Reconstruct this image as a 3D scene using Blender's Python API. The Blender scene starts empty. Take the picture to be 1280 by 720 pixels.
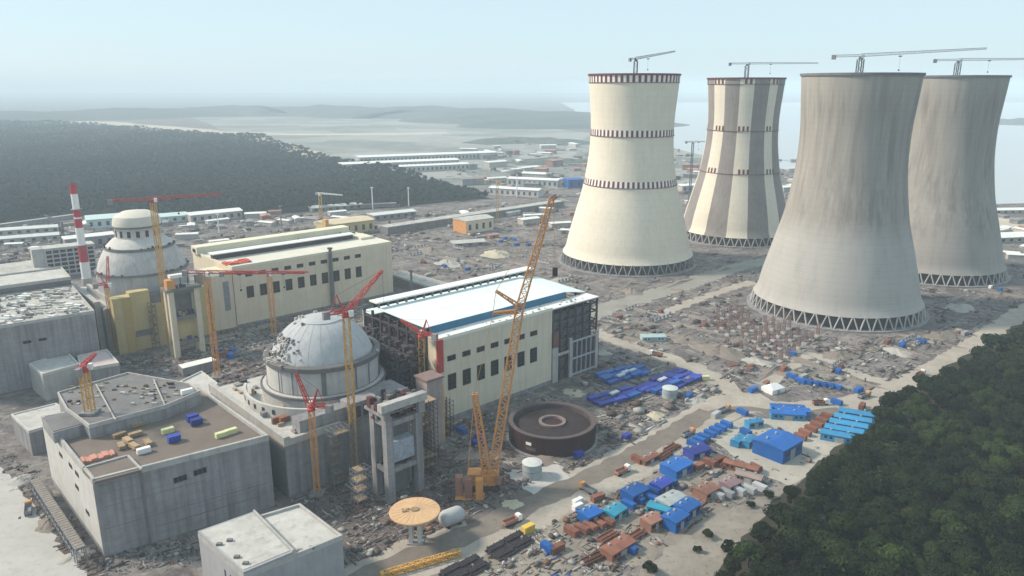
import bpy, math, random
import numpy as np
from mathutils import Vector, Matrix

random.seed(7)
RNG = np.random.default_rng(11)
sc = bpy.context.scene
COL = sc.collection
R = math.radians

# ------------------------------------------------------------------ camera model
F, CAMH, HOR = 942.0, 165.0, 108.0
PITCH = math.atan((360 - HOR) / F)
CP, SP = math.cos(PITCH), math.sin(PITCH)


def at(u, v, z=0.0):
    """ground point (at height z) that the survey photo shows at u, v"""
    x, y = (u - 640) / F, (360 - v) / F
    d = (x, CP + y * SP, -SP + y * CP)
    t = (z - CAMH) / d[2]
    return (d[0] * t, d[1] * t)


cam_d = bpy.data.cameras.new('camera')
cam = bpy.data.objects.new('camera', cam_d)
COL.objects.link(cam)
cam.location = (0, 0, CAMH)
cam.rotation_euler = (math.pi / 2 - PITCH, 0, 0)
cam_d.sensor_width = 36
cam_d.lens = 36 * F / 1280
cam_d.clip_start = 1
cam_d.clip_end = 60000
sc.camera = cam

# ------------------------------------------------------------------ plant grid (s along the halls, t across)
PA = R(42.5)
OX, OY = -36.4, 350.5


def xy(s, t):
    return (OX + s * math.cos(PA) - t * math.sin(PA), OY + s * math.sin(PA) + t * math.cos(PA))


def st(x, y):
    x -= OX
    y -= OY
    return (x * math.cos(PA) + y * math.sin(PA), -x * math.sin(PA) + y * math.cos(PA))


# ------------------------------------------------------------------ materials
MATS = {}


def nd(nt, kind, **kw):
    n = nt.nodes.new(kind)
    for k, v in kw.items():
        setattr(n, k, v)
    return n


def mix(nt, fac, a, b, mode='MIX'):
    n = nt.nodes.new('ShaderNodeMix')
    n.data_type = 'RGBA'
    n.blend_type = mode
    for sock, val in ((n.inputs[0], fac), (n.inputs[6], a), (n.inputs[7], b)):
        if hasattr(val, 'links'):
            nt.links.new(val, sock)
        elif isinstance(val, (int, float)):
            sock.default_value = val
        else:
            sock.default_value = (*val[:3], 1)
    return n.outputs[2]


def ramp(nt, val, stops):
    n = nt.nodes.new('ShaderNodeValToRGB')
    e = n.color_ramp.elements
    while len(e) < len(stops):
        e.new(0.5)
    for i, (p, c) in enumerate(stops):
        e[i].position = p
        e[i].color = (c, c, c, 1) if isinstance(c, (int, float)) else (*c, 1)
    nt.links.new(val, n.inputs[0])
    return n.outputs[0]


def base_mat(name):
    m = bpy.data.materials.new(name)
    m.use_nodes = True
    nt = m.node_tree
    b = nt.nodes['Principled BSDF']
    return m, nt, b


def coords(nt, rnd=True):
    tc = nd(nt, 'ShaderNodeTexCoord')
    if not rnd:
        return tc.outputs['Object']
    oi = nd(nt, 'ShaderNodeObjectInfo')
    mu = nd(nt, 'ShaderNodeMath', operation='MULTIPLY')
    mu.inputs[1].default_value = 97.0
    nt.links.new(oi.outputs['Random'], mu.inputs[0])
    ad = nd(nt, 'ShaderNodeVectorMath', operation='ADD')
    nt.links.new(tc.outputs['Object'], ad.inputs[0])
    nt.links.new(mu.outputs[0], ad.inputs[1])
    return ad.outputs[0]


def noise(nt, vec, scale, detail=5, rough=.6, stretch=None):
    if stretch:
        mp = nd(nt, 'ShaderNodeMapping')
        mp.inputs['Scale'].default_value = stretch
        nt.links.new(vec, mp.inputs[0])
        vec = mp.outputs[0]
    n = nd(nt, 'ShaderNodeTexNoise')
    n.inputs['Scale'].default_value = scale
    n.inputs['Detail'].default_value = detail
    n.inputs['Roughness'].default_value = rough
    nt.links.new(vec, n.inputs['Vector'])
    return n.outputs['Fac']


def M(name, col, var=.18, scale=.15, rough=.8, dirt=None, damt=.5, streak=0., metal=0., fine=1.2, objvar=0., seam=()):
    """weathered surface: broad and fine patches, optional dirt blotches and rain streaks"""
    if name in MATS:
        return MATS[name]
    m, nt, b = base_mat(name)
    vec = coords(nt)
    hi = tuple(min(1, c * (1 + var)) for c in col)
    lo = tuple(c * (1 - var) for c in col)
    n1 = ramp(nt, noise(nt, vec, scale), [(.32, 0.), (.68, 1.)])
    out = mix(nt, n1, lo, hi)
    n2 = ramp(nt, noise(nt, vec, fine, 3), [(.3, 0.), (.7, 1.)])
    out = mix(nt, n2, out, mix(nt, .5, out, lo))
    if dirt:
        n3 = ramp(nt, noise(nt, vec, scale * 2.3, 6, .7), [(.5, 0.), (.72, damt)])
        out = mix(nt, n3, out, dirt)
    if streak:
        n4 = ramp(nt, noise(nt, vec, .55, 5, .65, (1, 1, .045)), [(.42, 0.), (.75, streak)])
        out = mix(nt, n4, out, tuple(c * .45 for c in (dirt or col)))
    for axis, period, width, strength in seam:
        sx = nd(nt, 'ShaderNodeSeparateXYZ')
        tcs = nd(nt, 'ShaderNodeTexCoord')
        nt.links.new(tcs.outputs['Object'], sx.inputs[0])
        m1 = nd(nt, 'ShaderNodeMath', operation='DIVIDE')
        nt.links.new(sx.outputs[axis], m1.inputs[0])
        m1.inputs[1].default_value = period
        m2 = nd(nt, 'ShaderNodeMath', operation='FRACT')
        nt.links.new(m1.outputs[0], m2.inputs[0])
        m3 = nd(nt, 'ShaderNodeMath', operation='LESS_THAN')
        nt.links.new(m2.outputs[0], m3.inputs[0])
        m3.inputs[1].default_value = width / period
        m4 = nd(nt, 'ShaderNodeMath', operation='MULTIPLY')
        nt.links.new(m3.outputs[0], m4.inputs[0])
        m5 = nd(nt, 'ShaderNodeMath', operation='MULTIPLY')
        nt.links.new(noise(nt, vec, .12, 3), m5.inputs[0])
        m5.inputs[1].default_value = 2 * strength
        nt.links.new(m5.outputs[0], m4.inputs[1])
        out = mix(nt, m4.outputs[0], out, tuple(c * .5 for c in col))
    if objvar:
        oi = nd(nt, 'ShaderNodeObjectInfo')
        hs = nd(nt, 'ShaderNodeHueSaturation')
        mr = nd(nt, 'ShaderNodeMapRange')
        mr.inputs[3].default_value = 1 - objvar
        mr.inputs[4].default_value = 1 + objvar
        nt.links.new(oi.outputs['Random'], mr.inputs[0])
        nt.links.new(mr.outputs[0], hs.inputs['Value'])
        nt.links.new(out, hs.inputs['Color'])
        out = hs.outputs[0]
    nt.links.new(out, b.inputs['Base Color'])
    b.inputs['Roughness'].default_value = rough
    b.inputs['Metallic'].default_value = metal
    b.inputs['Specular IOR Level'].default_value = .25
    MATS[name] = m
    return m


def attr_mat(name, rough=.85):
    if name in MATS:
        return MATS[name]
    m, nt, b = base_mat(name)
    a = nd(nt, 'ShaderNodeAttribute', attribute_name='tint')
    vec = coords(nt, False)
    n = ramp(nt, noise(nt, vec, .9, 4), [(.3, .72), (.7, 1.15)])
    nt.links.new(mix(nt, 1., a.outputs['Color'], n, 'MULTIPLY'), b.inputs['Base Color'])
    b.inputs['Roughness'].default_value = rough
    b.inputs['Specular IOR Level'].default_value = .2
    MATS[name] = m
    return m


concrete = M('concrete', (.285, .28, .285), .15, .085, dirt=(.17, .16, .16), damt=.55, streak=.65, seam=((2, 3.1, .3, .3),))
concrete_pale = M('concrete_pale', (.42, .41, .39), .14, .12, dirt=(.24, .22, .20), damt=.5, streak=.25)
concrete_dark = M('concrete_dark', (.17, .165, .165), .2, .15, dirt=(.09, .085, .085), damt=.5)
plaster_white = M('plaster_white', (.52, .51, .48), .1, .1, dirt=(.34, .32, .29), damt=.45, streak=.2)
roof_felt = M('roof_felt', (.165, .135, .115), .16, .09, dirt=(.12, .10, .09), damt=.5)
roof_slab = M('roof_slab', (.46, .45, .42), .15, .12, dirt=(.22, .2, .19), damt=.6)
roof_rough = M('roof_rough', (.43, .415, .38), .25, .1, dirt=(.17, .16, .15), damt=.85)
cream = M('cream_cladding', (.64, .565, .44), .06, .08, dirt=(.46, .40, .28), damt=.3, streak=.2, seam=((0, 6.0, .25, .22), (2, 7.0, .2, .15)))
cream_shell = M('cream_shell', (.68, .625, .515), .035, .03, dirt=(.56, .50, .38), damt=.3, streak=.16, fine=.3, seam=((2, 6.0, .5, .12),))
cream_pale = M('cream_trim', (.66, .62, .48), .08, .1, dirt=(.45, .41, .31), damt=.3)
yellow_wall = M('yellow_wall', (.50, .41, .21), .1, .1, dirt=(.36, .29, .17), damt=.4, streak=.2)
roof_cyan = M('roof_pale_blue', (.67, .745, .74), .07, .06, rough=.6, dirt=(.5, .57, .57), damt=.4)
roof_white = M('roof_white', (.72, .72, .69), .08, .08, rough=.6, dirt=(.5, .48, .43), damt=.4)
strip_teal = M('strip_teal', (.03, .15, .26), .25, .08, rough=.5)
glass_dark = M('window_glass', (.018, .018, .02), .3, .5, rough=.15)
frame_grey = M('frame_grey', (.075, .07, .065), .15, .4)
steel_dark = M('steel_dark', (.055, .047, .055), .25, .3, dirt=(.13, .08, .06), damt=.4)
steel_grey = M('steel_grey', (.23, .24, .26), .2, .3, dirt=(.15, .13, .12), damt=.4)
maroon = M('maroon_primer', (.045, .019, .021), .16, .2, rough=.6, dirt=(.07, .033, .03), damt=.4, streak=.2)
maroon_pale = M('maroon_worn', (.10, .08, .077), .2, .3, dirt=(.09, .05, .05), damt=.5)
orange = M('crane_orange', (.60, .28, .09), .14, .4, rough=.55, dirt=(.35, .14, .05), damt=.3)
yellow = M('crane_yellow', (.58, .33, .09), .14, .4, rough=.55, dirt=(.36, .2, .08), damt=.3)
red = M('crane_red', (.45, .05, .04), .14, .4, rough=.55, dirt=(.25, .05, .04), damt=.3)
crane_grey = M('crane_grey', (.12, .14, .155), .14, .4, rough=.6)
tower_red = M('chimney_red', (.42, .035, .05), .1, .2, rough=.6, dirt=(.3, .05, .05), damt=.3)
tower_white = M('chimney_white', (.74, .73, .71), .06, .2, rough=.6, dirt=(.5, .48, .45), damt=.3)
mark_dark = M('band_maroon', (.13, .025, .03), .15, .3, rough=.7)
mark_white = M('band_white', (.74, .73, .69), .06, .3, rough=.7)
raw_strip = M('raw_concrete_shell', (.25, .225, .21), .14, .03, dirt=(.18, .155, .14), damt=.6, streak=.35, fine=.35)
blue = M('sheet_blue', (.015, .105, .36), .12, .2, rough=.5, dirt=(.04, .12, .30), damt=.35, objvar=.18)
blue_pale = M('sheet_light_blue', (.035, .22, .42), .14, .2, rough=.5, dirt=(.08, .22, .36), damt=.35, objvar=.15)
blue_deep = M('formwork_blue', (.030, .055, .30), .16, .3, rough=.55, dirt=(.06, .06, .17), damt=.4, objvar=.3)
teal = M('sheet_teal', (.03, .24, .36), .14, .2, rough=.55, dirt=(.06, .2, .27), damt=.35)
rust = M('rust_steel', (.22, .095, .065), .25, .3, dirt=(.11, .06, .05), damt=.6, objvar=.25)
rust_pale = M('rust_pale', (.30, .15, .11), .2, .3, dirt=(.16, .09, .07), damt=.6, objvar=.2)
timber = M('timber', (.33, .24, .15), .2, .4, dirt=(.2, .14, .09), damt=.5, objvar=.25)
disc_tan = M('disc_tan', (.56, .36, .20), .12, .25, dirt=(.4, .26, .15), damt=.5)
white_paint = M('white_paint', (.74, .74, .73), .07, .3, rough=.5, dirt=(.5, .48, .44), damt=.4)
green_pale = M('container_green', (.60, .60, .33), .12, .3, dirt=(.38, .40, .2), damt=.4)
grey_paint = M('grey_paint', (.33, .36, .36), .12, .3, dirt=(.22, .22, .21), damt=.4)
red_sheet = M('red_tarp', (.55, .10, .07), .15, .3, dirt=(.36, .12, .09), damt=.4)
salmon = M('salmon_tarp', (.52, .25, .19), .15, .3, dirt=(.34, .18, .14), damt=.4)
black_rubber = M('rubber', (.025, .025, .025), .2, .5)
pink_conc = M('pinkish_concrete', (.36, .30, .28), .15, .15, dirt=(.22, .18, .17), damt=.6, streak=.35)
dome_steel = M('dome_steel', (.42, .43, .44), .12, .1, rough=.95, dirt=(.36, .36, .37), damt=.45, streak=.25)
beige_roof = M('beige_roof', (.56, .47, .32), .1, .1, dirt=(.4, .34, .25), damt=.4)
leaf_dark = leaf_light = None


def shell_mat(name, seed, z_line, light_col, dark_col):
    """raw jump-formed concrete: lift lines, rain streaks, and a paler newer lower part"""
    m, nt, b = base_mat(name)
    tc = nd(nt, 'ShaderNodeTexCoord')
    ad = nd(nt, 'ShaderNodeVectorMath', operation='ADD')
    ad.inputs[1].default_value = (seed, seed * 2, 0)
    nt.links.new(tc.outputs['Object'], ad.inputs[0])
    vec = ad.outputs[0]
    sx = nd(nt, 'ShaderNodeSeparateXYZ')
    nt.links.new(tc.outputs['Object'], sx.inputs[0])
    z = sx.outputs['Z']

    def mth(op, a, bb):
        n = nd(nt, 'ShaderNodeMath', operation=op)
        for i, v in enumerate((a, bb)):
            if hasattr(v, 'links'):
                nt.links.new(v, n.inputs[i])
            else:
                n.inputs[i].default_value = v
        return n.outputs[0]
    broad = ramp(nt, noise(nt, vec, .035, 5, .6, (1, 1, .16)), [(.35, 0.), (.65, 1.)])
    upper = mix(nt, broad, dark_col, tuple(c * 1.22 for c in dark_col))
    st1 = ramp(nt, noise(nt, vec, .16, 6, .65, (1, 1, .06)), [(.45, 0.), (.72, .75)])
    upper = mix(nt, st1, upper, (.15, .135, .125))
    st2 = ramp(nt, noise(nt, vec, .45, 4, .6, (1, 1, .03)), [(.5, 0.), (.75, .5)])
    upper = mix(nt, st2, upper, (.42, .39, .34))
    lower = mix(nt, broad, tuple(c * .93 for c in light_col), light_col)
    st3 = ramp(nt, noise(nt, vec, .2, 5, .6, (1, 1, .08)), [(.48, 0.), (.75, .35)])
    lower = mix(nt, st3, lower, tuple(c * .6 for c in light_col))
    jitter = noise(nt, vec, .06, 2, .5, (1, 1, .02))
    zz = mth('ADD', z, mth('MULTIPLY', jitter, 9.0))
    mr = nd(nt, 'ShaderNodeMapRange')
    mr.inputs[1].default_value = z_line - 6
    mr.inputs[2].default_value = z_line + 14
    nt.links.new(zz, mr.inputs[0])
    col = mix(nt, mr.outputs[0], lower, upper)
    # paler cap courses near the rim
    mr2 = nd(nt, 'ShaderNodeMapRange')
    mr2.inputs[1].default_value = 150
    mr2.inputs[2].default_value = 176
    mr2.inputs[4].default_value = .5
    nt.links.new(z, mr2.inputs[0])
    col = mix(nt, mr2.outputs[0], col, (.38, .37, .33))
    # lift lines every 1.5 m, broken up
    fr = mth('FRACT', mth('MULTIPLY', z, 1 / 4.5), 0)
    ln = mth('LESS_THAN', fr, .12)
    ln = mth('MULTIPLY', ln, mth('MULTIPLY', noise(nt, vec, .05, 3), .28))
    col = mix(nt, ln, col, (.2, .185, .17))
    nt.links.new(col, b.inputs['Base Color'])
    b.inputs['Roughness'].default_value = .9
    b.inputs['Specular IOR Level'].default_value = .15
    return m


def ground_mat():
    m, nt, b = base_mat('ground')
    vec = coords(nt, False)
    a = ramp(nt, noise(nt, vec, .011, 7, .62), [(.36, 0.), (.62, 1.)])
    col = mix(nt, a, (.165, .15, .145), (.265, .245, .232))
    f = ramp(nt, noise(nt, vec, .05, 7, .68), [(.40, 0.), (.62, 1.)])
    col = mix(nt, f, mix(nt, .75, col, (.075, .066, .068)), col)
    g = ramp(nt, noise(nt, vec, .16, 5, .7), [(.52, 0.), (.66, .85)])
    col = mix(nt, g, col, (.30, .27, .24))
    g2 = ramp(nt, noise(nt, vec, .33, 4, .7), [(.52, 0.), (.64, .8)])
    col = mix(nt, g2, col, (.07, .058, .056))
    # stretched tracks and trenches along the plant grid
    mp = nd(nt, 'ShaderNodeMapping')
    mp.inputs['Rotation'].default_value = (0, 0, -PA)
    nt.links.new(vec, mp.inputs[0])
    tr = ramp(nt, noise(nt, mp.outputs[0], .08, 5, .65, (.22, 1.6, 1)), [(.54, 0.), (.66, .6)])
    col = mix(nt, tr, col, (.29, .265, .235))
    tr2 = ramp(nt, noise(nt, mp.outputs[0], .11, 5, .65, (1.5, .25, 1)), [(.56, 0.), (.68, .55)])
    col = mix(nt, tr2, col, (.085, .072, .072))
    nt.links.new(col, b.inputs['Base Color'])
    bp = nd(nt, 'ShaderNodeBump')
    bp.inputs['Strength'].default_value = .7
    bp.inputs['Distance'].default_value = 1.2
    nt.links.new(noise(nt, vec, .3, 6, .7), bp.inputs['Height'])
    nt.links.new(bp.outputs[0], b.inputs['Normal'])
    b.inputs['Roughness'].default_value = .95
    b.inputs['Specular IOR Level'].default_value = .1
    return m


def patch_mat(name, c1, c2, c3, s1=.05, s2=.3, grid=False, bump=.4):
    m, nt, b = base_mat(name)
    vec = coords(nt, False)
    col = mix(nt, ramp(nt, noise(nt, vec, s1, 6, .65), [(.36, 0.), (.64, 1.)]), c1, c2)
    col = mix(nt, ramp(nt, noise(nt, vec, s2, 5, .7), [(.52, 0.), (.7, .7)]), col, c3)
    if grid:
        v = nd(nt, 'ShaderNodeTexVoronoi')
        v.inputs['Scale'].default_value = grid
        nt.links.new(vec, v.inputs['Vector'])
        bw = nd(nt, 'ShaderNodeSeparateColor')
        nt.links.new(v.outputs['Color'], bw.inputs[0])
        col = mix(nt, ramp(nt, bw.outputs[0], [(.3, 0.), (.75, .6)]), col, c3)
    nt.links.new(col, b.inputs['Base Color'])
    bp = nd(nt, 'ShaderNodeBump')
    bp.inputs['Strength'].default_value = bump
    bp.inputs['Distance'].default_value = .6
    nt.links.new(noise(nt, vec, .5, 5, .7), bp.inputs['Height'])
    nt.links.new(bp.outputs[0], b.inputs['Normal'])
    b.inputs['Roughness'].default_value = .95
    b.inputs['Specular IOR Level'].default_value = .1
    return m


def leaf_mat(name, c1, c2):
    m, nt, b = base_mat(name)
    vec = coords(nt)
    col = mix(nt, ramp(nt, noise(nt, vec, .35, 4), [(.35, 0.), (.65, 1.)]), c1, c2)
    oi = nd(nt, 'ShaderNodeObjectInfo')
    hs = nd(nt, 'ShaderNodeHueSaturation')
    mr = nd(nt, 'ShaderNodeMapRange')
    mr.inputs[3].default_value = .5
    mr.inputs[4].default_value = 1.5
    nt.links.new(oi.outputs['Random'], mr.inputs[0])
    nt.links.new(mr.outputs[0], hs.inputs['Value'])
    nt.links.new(col, hs.inputs['Color'])
    nt.links.new(hs.outputs[0], b.inputs['Base Color'])
    b.inputs['Roughness'].default_value = .8
    b.inputs['Specular IOR Level'].default_value = .15
    return m


# ------------------------------------------------------------------ mesh builder
class MB:
    def __init__(self):
        self.v, self.f, self.mi = [], [], []
        self.m = 0

    def poly(self, pts, faces):
        o = len(self.v)
        self.v += [tuple(p) for p in pts]
        self.f += [tuple(i + o for i in f) for f in faces]
        self.mi += [self.m] * len(faces)
        return self

    def box(self, x0, x1, y0, y1, z0, z1):
        return self.poly([(x0, y0, z0), (x1, y0, z0), (x1, y1, z0), (x0, y1, z0), (x0, y0, z1), (x1, y0, z1), (x1, y1, z1), (x0, y1, z1)],
                         [(0, 3, 2, 1), (4, 5, 6, 7), (0, 1, 5, 4), (1, 2, 6, 5), (2, 3, 7, 6), (3, 0, 4, 7)])

    def prism(self, pts, z0, z1):
        n = len(pts)
        self.poly([(x, y, z0) for x, y in pts] + [(x, y, z1) for x, y in pts],
                  [tuple(range(n - 1, -1, -1)), tuple(range(n, 2 * n))] + [(i, (i + 1) % n, n + (i + 1) % n, n + i) for i in range(n)])
        return self

    def bar(self, a, b, w, w1=None, n=4):
        a, b = Vector(a), Vector(b)
        d = b - a
        if d.length < 1e-6:
            return self
        d.normalize()
        up = Vector((0, 0, 1)) if abs(d.z) < .9 else Vector((1, 0, 0))
        e1 = d.cross(up).normalized()
        e2 = d.cross(e1)
        w1 = w if w1 is None else w1
        pts = []
        for p, r in ((a, w), (b, w1)):
            for k in range(n):
                an = 2 * math.pi * (k + .5) / n
                pts.append(p + (e1 * math.cos(an) + e2 * math.sin(an)) * r)
        self.poly(pts, [tuple(range(n - 1, -1, -1)), tuple(range(n, 2 * n))] + [(i, (i + 1) % n, n + (i + 1) % n, n + i) for i in range(n)])
        return self

    def lathe(self, prof, n=48, a0=0., a1=2 * math.pi, cx=0., cy=0.):
        full = abs(a1 - a0 - 2 * math.pi) < 1e-6
        k = n if full else n + 1
        pts = []
        for r, z in prof:
            for i in range(k):
                a = a0 + (a1 - a0) * i / n
                pts.append((cx + r * math.cos(a), cy + r * math.sin(a), z))
        fs = []
        for j in range(len(prof) - 1):
            for i in range(n):
                i2 = (i + 1) % k
                fs.append((j * k + i, j * k + i2, (j + 1) * k + i2, (j + 1) * k + i))
        return self.poly(pts, fs)

    def lattice(self, a, b, w0, w1=None, bays=8, rc=.2, rd=.12):
        a, b = Vector(a), Vector(b)
        d = (b - a).normalized()
        up = Vector((0, 0, 1)) if abs(d.z) < .9 else Vector((1, 0, 0))
        e1 = d.cross(up).normalized()
        e2 = d.cross(e1)
        w1 = w0 if w1 is None else w1
        rings = []
        for i in range(bays + 1):
            t = i / bays
            w = (w0 + (w1 - w0) * t) / 2
            p = a.lerp(b, t)
            rings.append([p + e1 * w * sx + e2 * w * sy for sx, sy in ((-1, -1), (1, -1), (1, 1), (-1, 1))])
        for k in range(4):
            self.bar(rings[0][k], rings[-1][k], rc)
        for i in range(bays):
            for k in range(4):
                k2 = (k + 1) % 4
                if i % 2:
                    self.bar(rings[i][k], rings[i + 1][k2], rd)
                else:
                    self.bar(rings[i][k2], rings[i + 1][k], rd)
                self.bar(rings[i + 1][k], rings[i + 1][k2], rd * .8)
        return self

    def mesh(self, name, mats, smooth=False):
        me = bpy.data.meshes.new(name)
        me.from_pydata(self.v, [], self.f)
        for m in (mats if isinstance(mats, (list, tuple)) else [mats]):
            me.materials.append(m)
        me.polygons.foreach_set('material_index', self.mi)
        if smooth:
            me.polygons.foreach_set('use_smooth', [True] * len(self.f))
            try:
                me.set_sharp_from_angle(angle=R(32))
            except Exception:
                pass
        me.update()
        return me

    def build(self, name, mats, parent=None, smooth=False, loc=None, rz=None):
        o = bpy.data.objects.new(name, self.mesh(name, mats, smooth))
        COL.objects.link(o)
        if parent is not None:
            o.parent = parent
        if loc:
            o.location = loc
        if rz is not None:
            o.rotation_euler = (0, 0, rz)
        return o


def tag(o, label=None, cat=None, group=None, kind=None):
    if label:
        o['label'] = label
    if cat:
        o['category'] = cat
    if group:
        o['group'] = group
    if kind:
        o['kind'] = kind
    return o


def thing(name, label, cat, loc=(0, 0, 0), rz=0., group=None):
    o = bpy.data.objects.new(name, None)
    o.empty_display_size = 1
    COL.objects.link(o)
    o.location = loc if len(loc) == 3 else (loc[0], loc[1], 0)
    o.rotation_euler = (0, 0, rz)
    return tag(o, label, cat, group)


def kids(o):
    return [c for c in COL.objects if c.parent == o]


KIDS = {}


def dup(root, loc, rz=None, label=None, group=None, scale=None):
    if root.name not in KIDS:
        KIDS[root.name] = [(c, kids(c)) for c in kids(root)]
    r = root.copy()
    COL.objects.link(r)
    r.location = loc if len(loc) == 3 else (loc[0], loc[1], 0)
    if rz is not None:
        r.rotation_euler = (0, 0, rz)
    if scale is not None:
        r.scale = (scale,) * 3 if isinstance(scale, (int, float)) else scale
    if label:
        r['label'] = label
    if group:
        r['group'] = group
    for c, gs in KIDS[root.name]:
        d = c.copy()
        COL.objects.link(d)
        d.parent = r
        for g in gs:
            e = g.copy()
            COL.objects.link(e)
            e.parent = d
    return r


def copy_part(o, parent, loc, rz=0.):
    c = o.copy()
    COL.objects.link(c)
    c.parent = parent
    c.location = loc
    c.rotation_euler = (0, 0, rz)
    return c


def structure(o):
    return tag(o, kind='structure')


# ------------------------------------------------------------------ numpy mesh (large quad soups)
def quad_mesh(name, V, n_mats, colors=None, faces=None):
    """V: (n,4,3) separate quads, or V (m,3) with faces (n,4)"""
    if faces is None:
        n = V.shape[0]
        verts = V.reshape(-1, 3)
        idx = np.arange(n * 4, dtype=np.int32)
    else:
        verts = V
        n = faces.shape[0]
        idx = faces.reshape(-1).astype(np.int32)
    me = bpy.data.meshes.new(name)
    me.vertices.add(len(verts))
    me.vertices.foreach_set('co', verts.astype(np.float32).reshape(-1))
    me.loops.add(len(idx))
    me.loops.foreach_set('vertex_index', idx)
    me.polygons.add(n)
    me.polygons.foreach_set('loop_start', np.arange(0, n * 4, 4, dtype=np.int32))
    me.polygons.foreach_set('loop_total', np.full(n, 4, dtype=np.int32))
    me.update(calc_edges=True)
    if colors is not None:
        at_ = me.color_attributes.new('tint', 'FLOAT_COLOR', 'CORNER')
        c = np.repeat(np.concatenate([colors, np.ones((n, 1))], 1)[:, None, :], 4, 1)
        at_.data.foreach_set('color', c.astype(np.float32).reshape(-1))
    for m in n_mats:
        me.materials.append(m)
    return me


BOXF = np.array([(0, 3, 2, 1), (4, 5, 6, 7), (0, 1, 5, 4), (1, 2, 6, 5), (2, 3, 7, 6), (3, 0, 4, 7)])


def box_cloud(name, P, size, rot, tilt, colors, mat):
    """many small boxes in one mesh"""
    n = len(P)
    c = np.array([(-.5, -.5, 0), (.5, -.5, 0), (.5, .5, 0), (-.5, .5, 0), (-.5, -.5, 1), (.5, -.5, 1), (.5, .5, 1), (-.5, .5, 1)])
    v = c[None] * size[:, None, :]
    v[:, :, 2] += v[:, :, 0] * np.tan(tilt)[:, None]
    ca, sa = np.cos(rot)[:, None], np.sin(rot)[:, None]
    w = np.empty_like(v)
    w[:, :, 0] = v[:, :, 0] * ca - v[:, :, 1] * sa
    w[:, :, 1] = v[:, :, 0] * sa + v[:, :, 1] * ca
    w[:, :, 2] = v[:, :, 2]
    w += P[:, None, :]
    f = (BOXF[None] + (np.arange(n) * 8)[:, None, None]).reshape(-1, 4)
    me = quad_mesh(name, w.reshape(-1, 3), [mat], np.repeat(colors, 6, 0), f)
    o = bpy.data.objects.new(name, me)
    COL.objects.link(o)
    return o


def leaf_cloud(rng, centre, radii, n_leaf, size, lump=60, lr0=.26, lr1=.46, rough=.28):
    """leaf clumps spread over lumps that fill a crown; returns (n,4,3)"""
    n_l = max(4, int(n_leaf / lump))
    lumps = rng.normal(size=(n_l, 3))
    lumps /= np.linalg.norm(lumps, axis=1)[:, None]
    lumps[:, 2] = np.abs(lumps[:, 2]) * 1.05 - .25
    lumps *= rng.uniform(.45, .82, (n_l, 1))
    lr = rng.uniform(lr0, lr1, n_l)
    k = rng.integers(0, n_l, n_leaf)
    d = rng.normal(size=(n_leaf, 3))
    d /= np.linalg.norm(d, axis=1)[:, None]
    p = lumps[k] + d * lr[k][:, None] * rng.uniform(.86, 1.04, (n_leaf, 1)) * np.array([1, 1, .85])
    nrm = d + rng.normal(scale=rough, size=d.shape)
    nrm[:, 2] += .15
    nrm /= np.linalg.norm(nrm, axis=1)[:, None]
    ref = rng.normal(size=d.shape)
    t1 = np.cross(nrm, ref)
    t1 /= np.linalg.norm(t1, axis=1)[:, None]
    t2 = np.cross(nrm, t1)
    s = size * rng.uniform(.6, 1.3, (n_leaf, 1))
    P = p * np.array(radii) + np.array(centre)
    a, b = t1 * s * .5, t2 * s * .5 * rng.uniform(.6, 1., (n_leaf, 1))
    return np.stack([P - a * 1.15, P - b * .8, P + a * 1.15, P + b * .8], 1)
# ================================================================== world, sun, haze
SUN_EL, SUN_AZ = R(38), R(277)      # azimuth measured clockwise from +Y: the sun stands to the left and a little behind the camera
w = bpy.data.worlds.new('World')
sc.world = w
w.use_nodes = True
nt = w.node_tree
bg = nt.nodes['Background']
sky = nt.nodes.new('ShaderNodeTexSky')
sky.sky_type = 'NISHITA'
sky.sun_disc = False
sky.sun_elevation = SUN_EL
sky.sun_rotation = SUN_AZ
sky.altitude = 50
sky.air_density = 1.0
sky.dust_density = .6
sky.ozone_density = 1.0
veil = mix(nt, .82, sky.outputs[0], (4.9, 6.3, 7.0))      # thin bright overcast veil over the blue
nt.links.new(veil, bg.inputs[0])
bg.inputs[1].default_value = .092

sun_d = bpy.data.lights.new('sun', 'SUN')
sun_d.energy = 3.5
sun_d.angle = R(8)
sun_d.color = (1.0, .87, .72)
sun = bpy.data.objects.new('sun', sun_d)
COL.objects.link(sun)
sdir = Vector((math.sin(SUN_AZ) * math.cos(SUN_EL), math.cos(SUN_AZ) * math.cos(SUN_EL), math.sin(SUN_EL)))
sun.rotation_euler = (-sdir).to_track_quat('-Z', 'Y').to_euler()
sun.location = sdir * 600

vs = sc.view_settings
vs.view_transform = 'Standard'
vs.look = 'None'
vs.exposure = 0.62
vs.gamma = 1.0
vs.use_curve_mapping = False
cy = sc.cycles
cy.use_denoising = True
cy.max_bounces = 5
cy.diffuse_bounces = 3
cy.glossy_bounces = 2
cy.volume_bounces = 4
cy.transmission_bounces = 2

hz = bpy.data.materials.new('haze')
hz.use_nodes = True
hn = hz.node_tree
for n_ in list(hn.nodes):
    if n_.type == 'BSDF_PRINCIPLED':
        hn.nodes.remove(n_)
pv = hn.nodes.new('ShaderNodeVolumePrincipled')
pv.inputs['Color'].default_value = (.76, .90, 1.0, 1)
pv.inputs['Density'].default_value = .00017
pv.inputs['Anisotropy'].default_value = 0
hn.links.new(pv.outputs[0], hn.nodes['Material Output'].inputs['Volume'])
b_ = MB().box(-11000, 11000, -1500, 15000, -1.5, 212)
tag(b_.build('haze', hz), kind='stuff')

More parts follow.
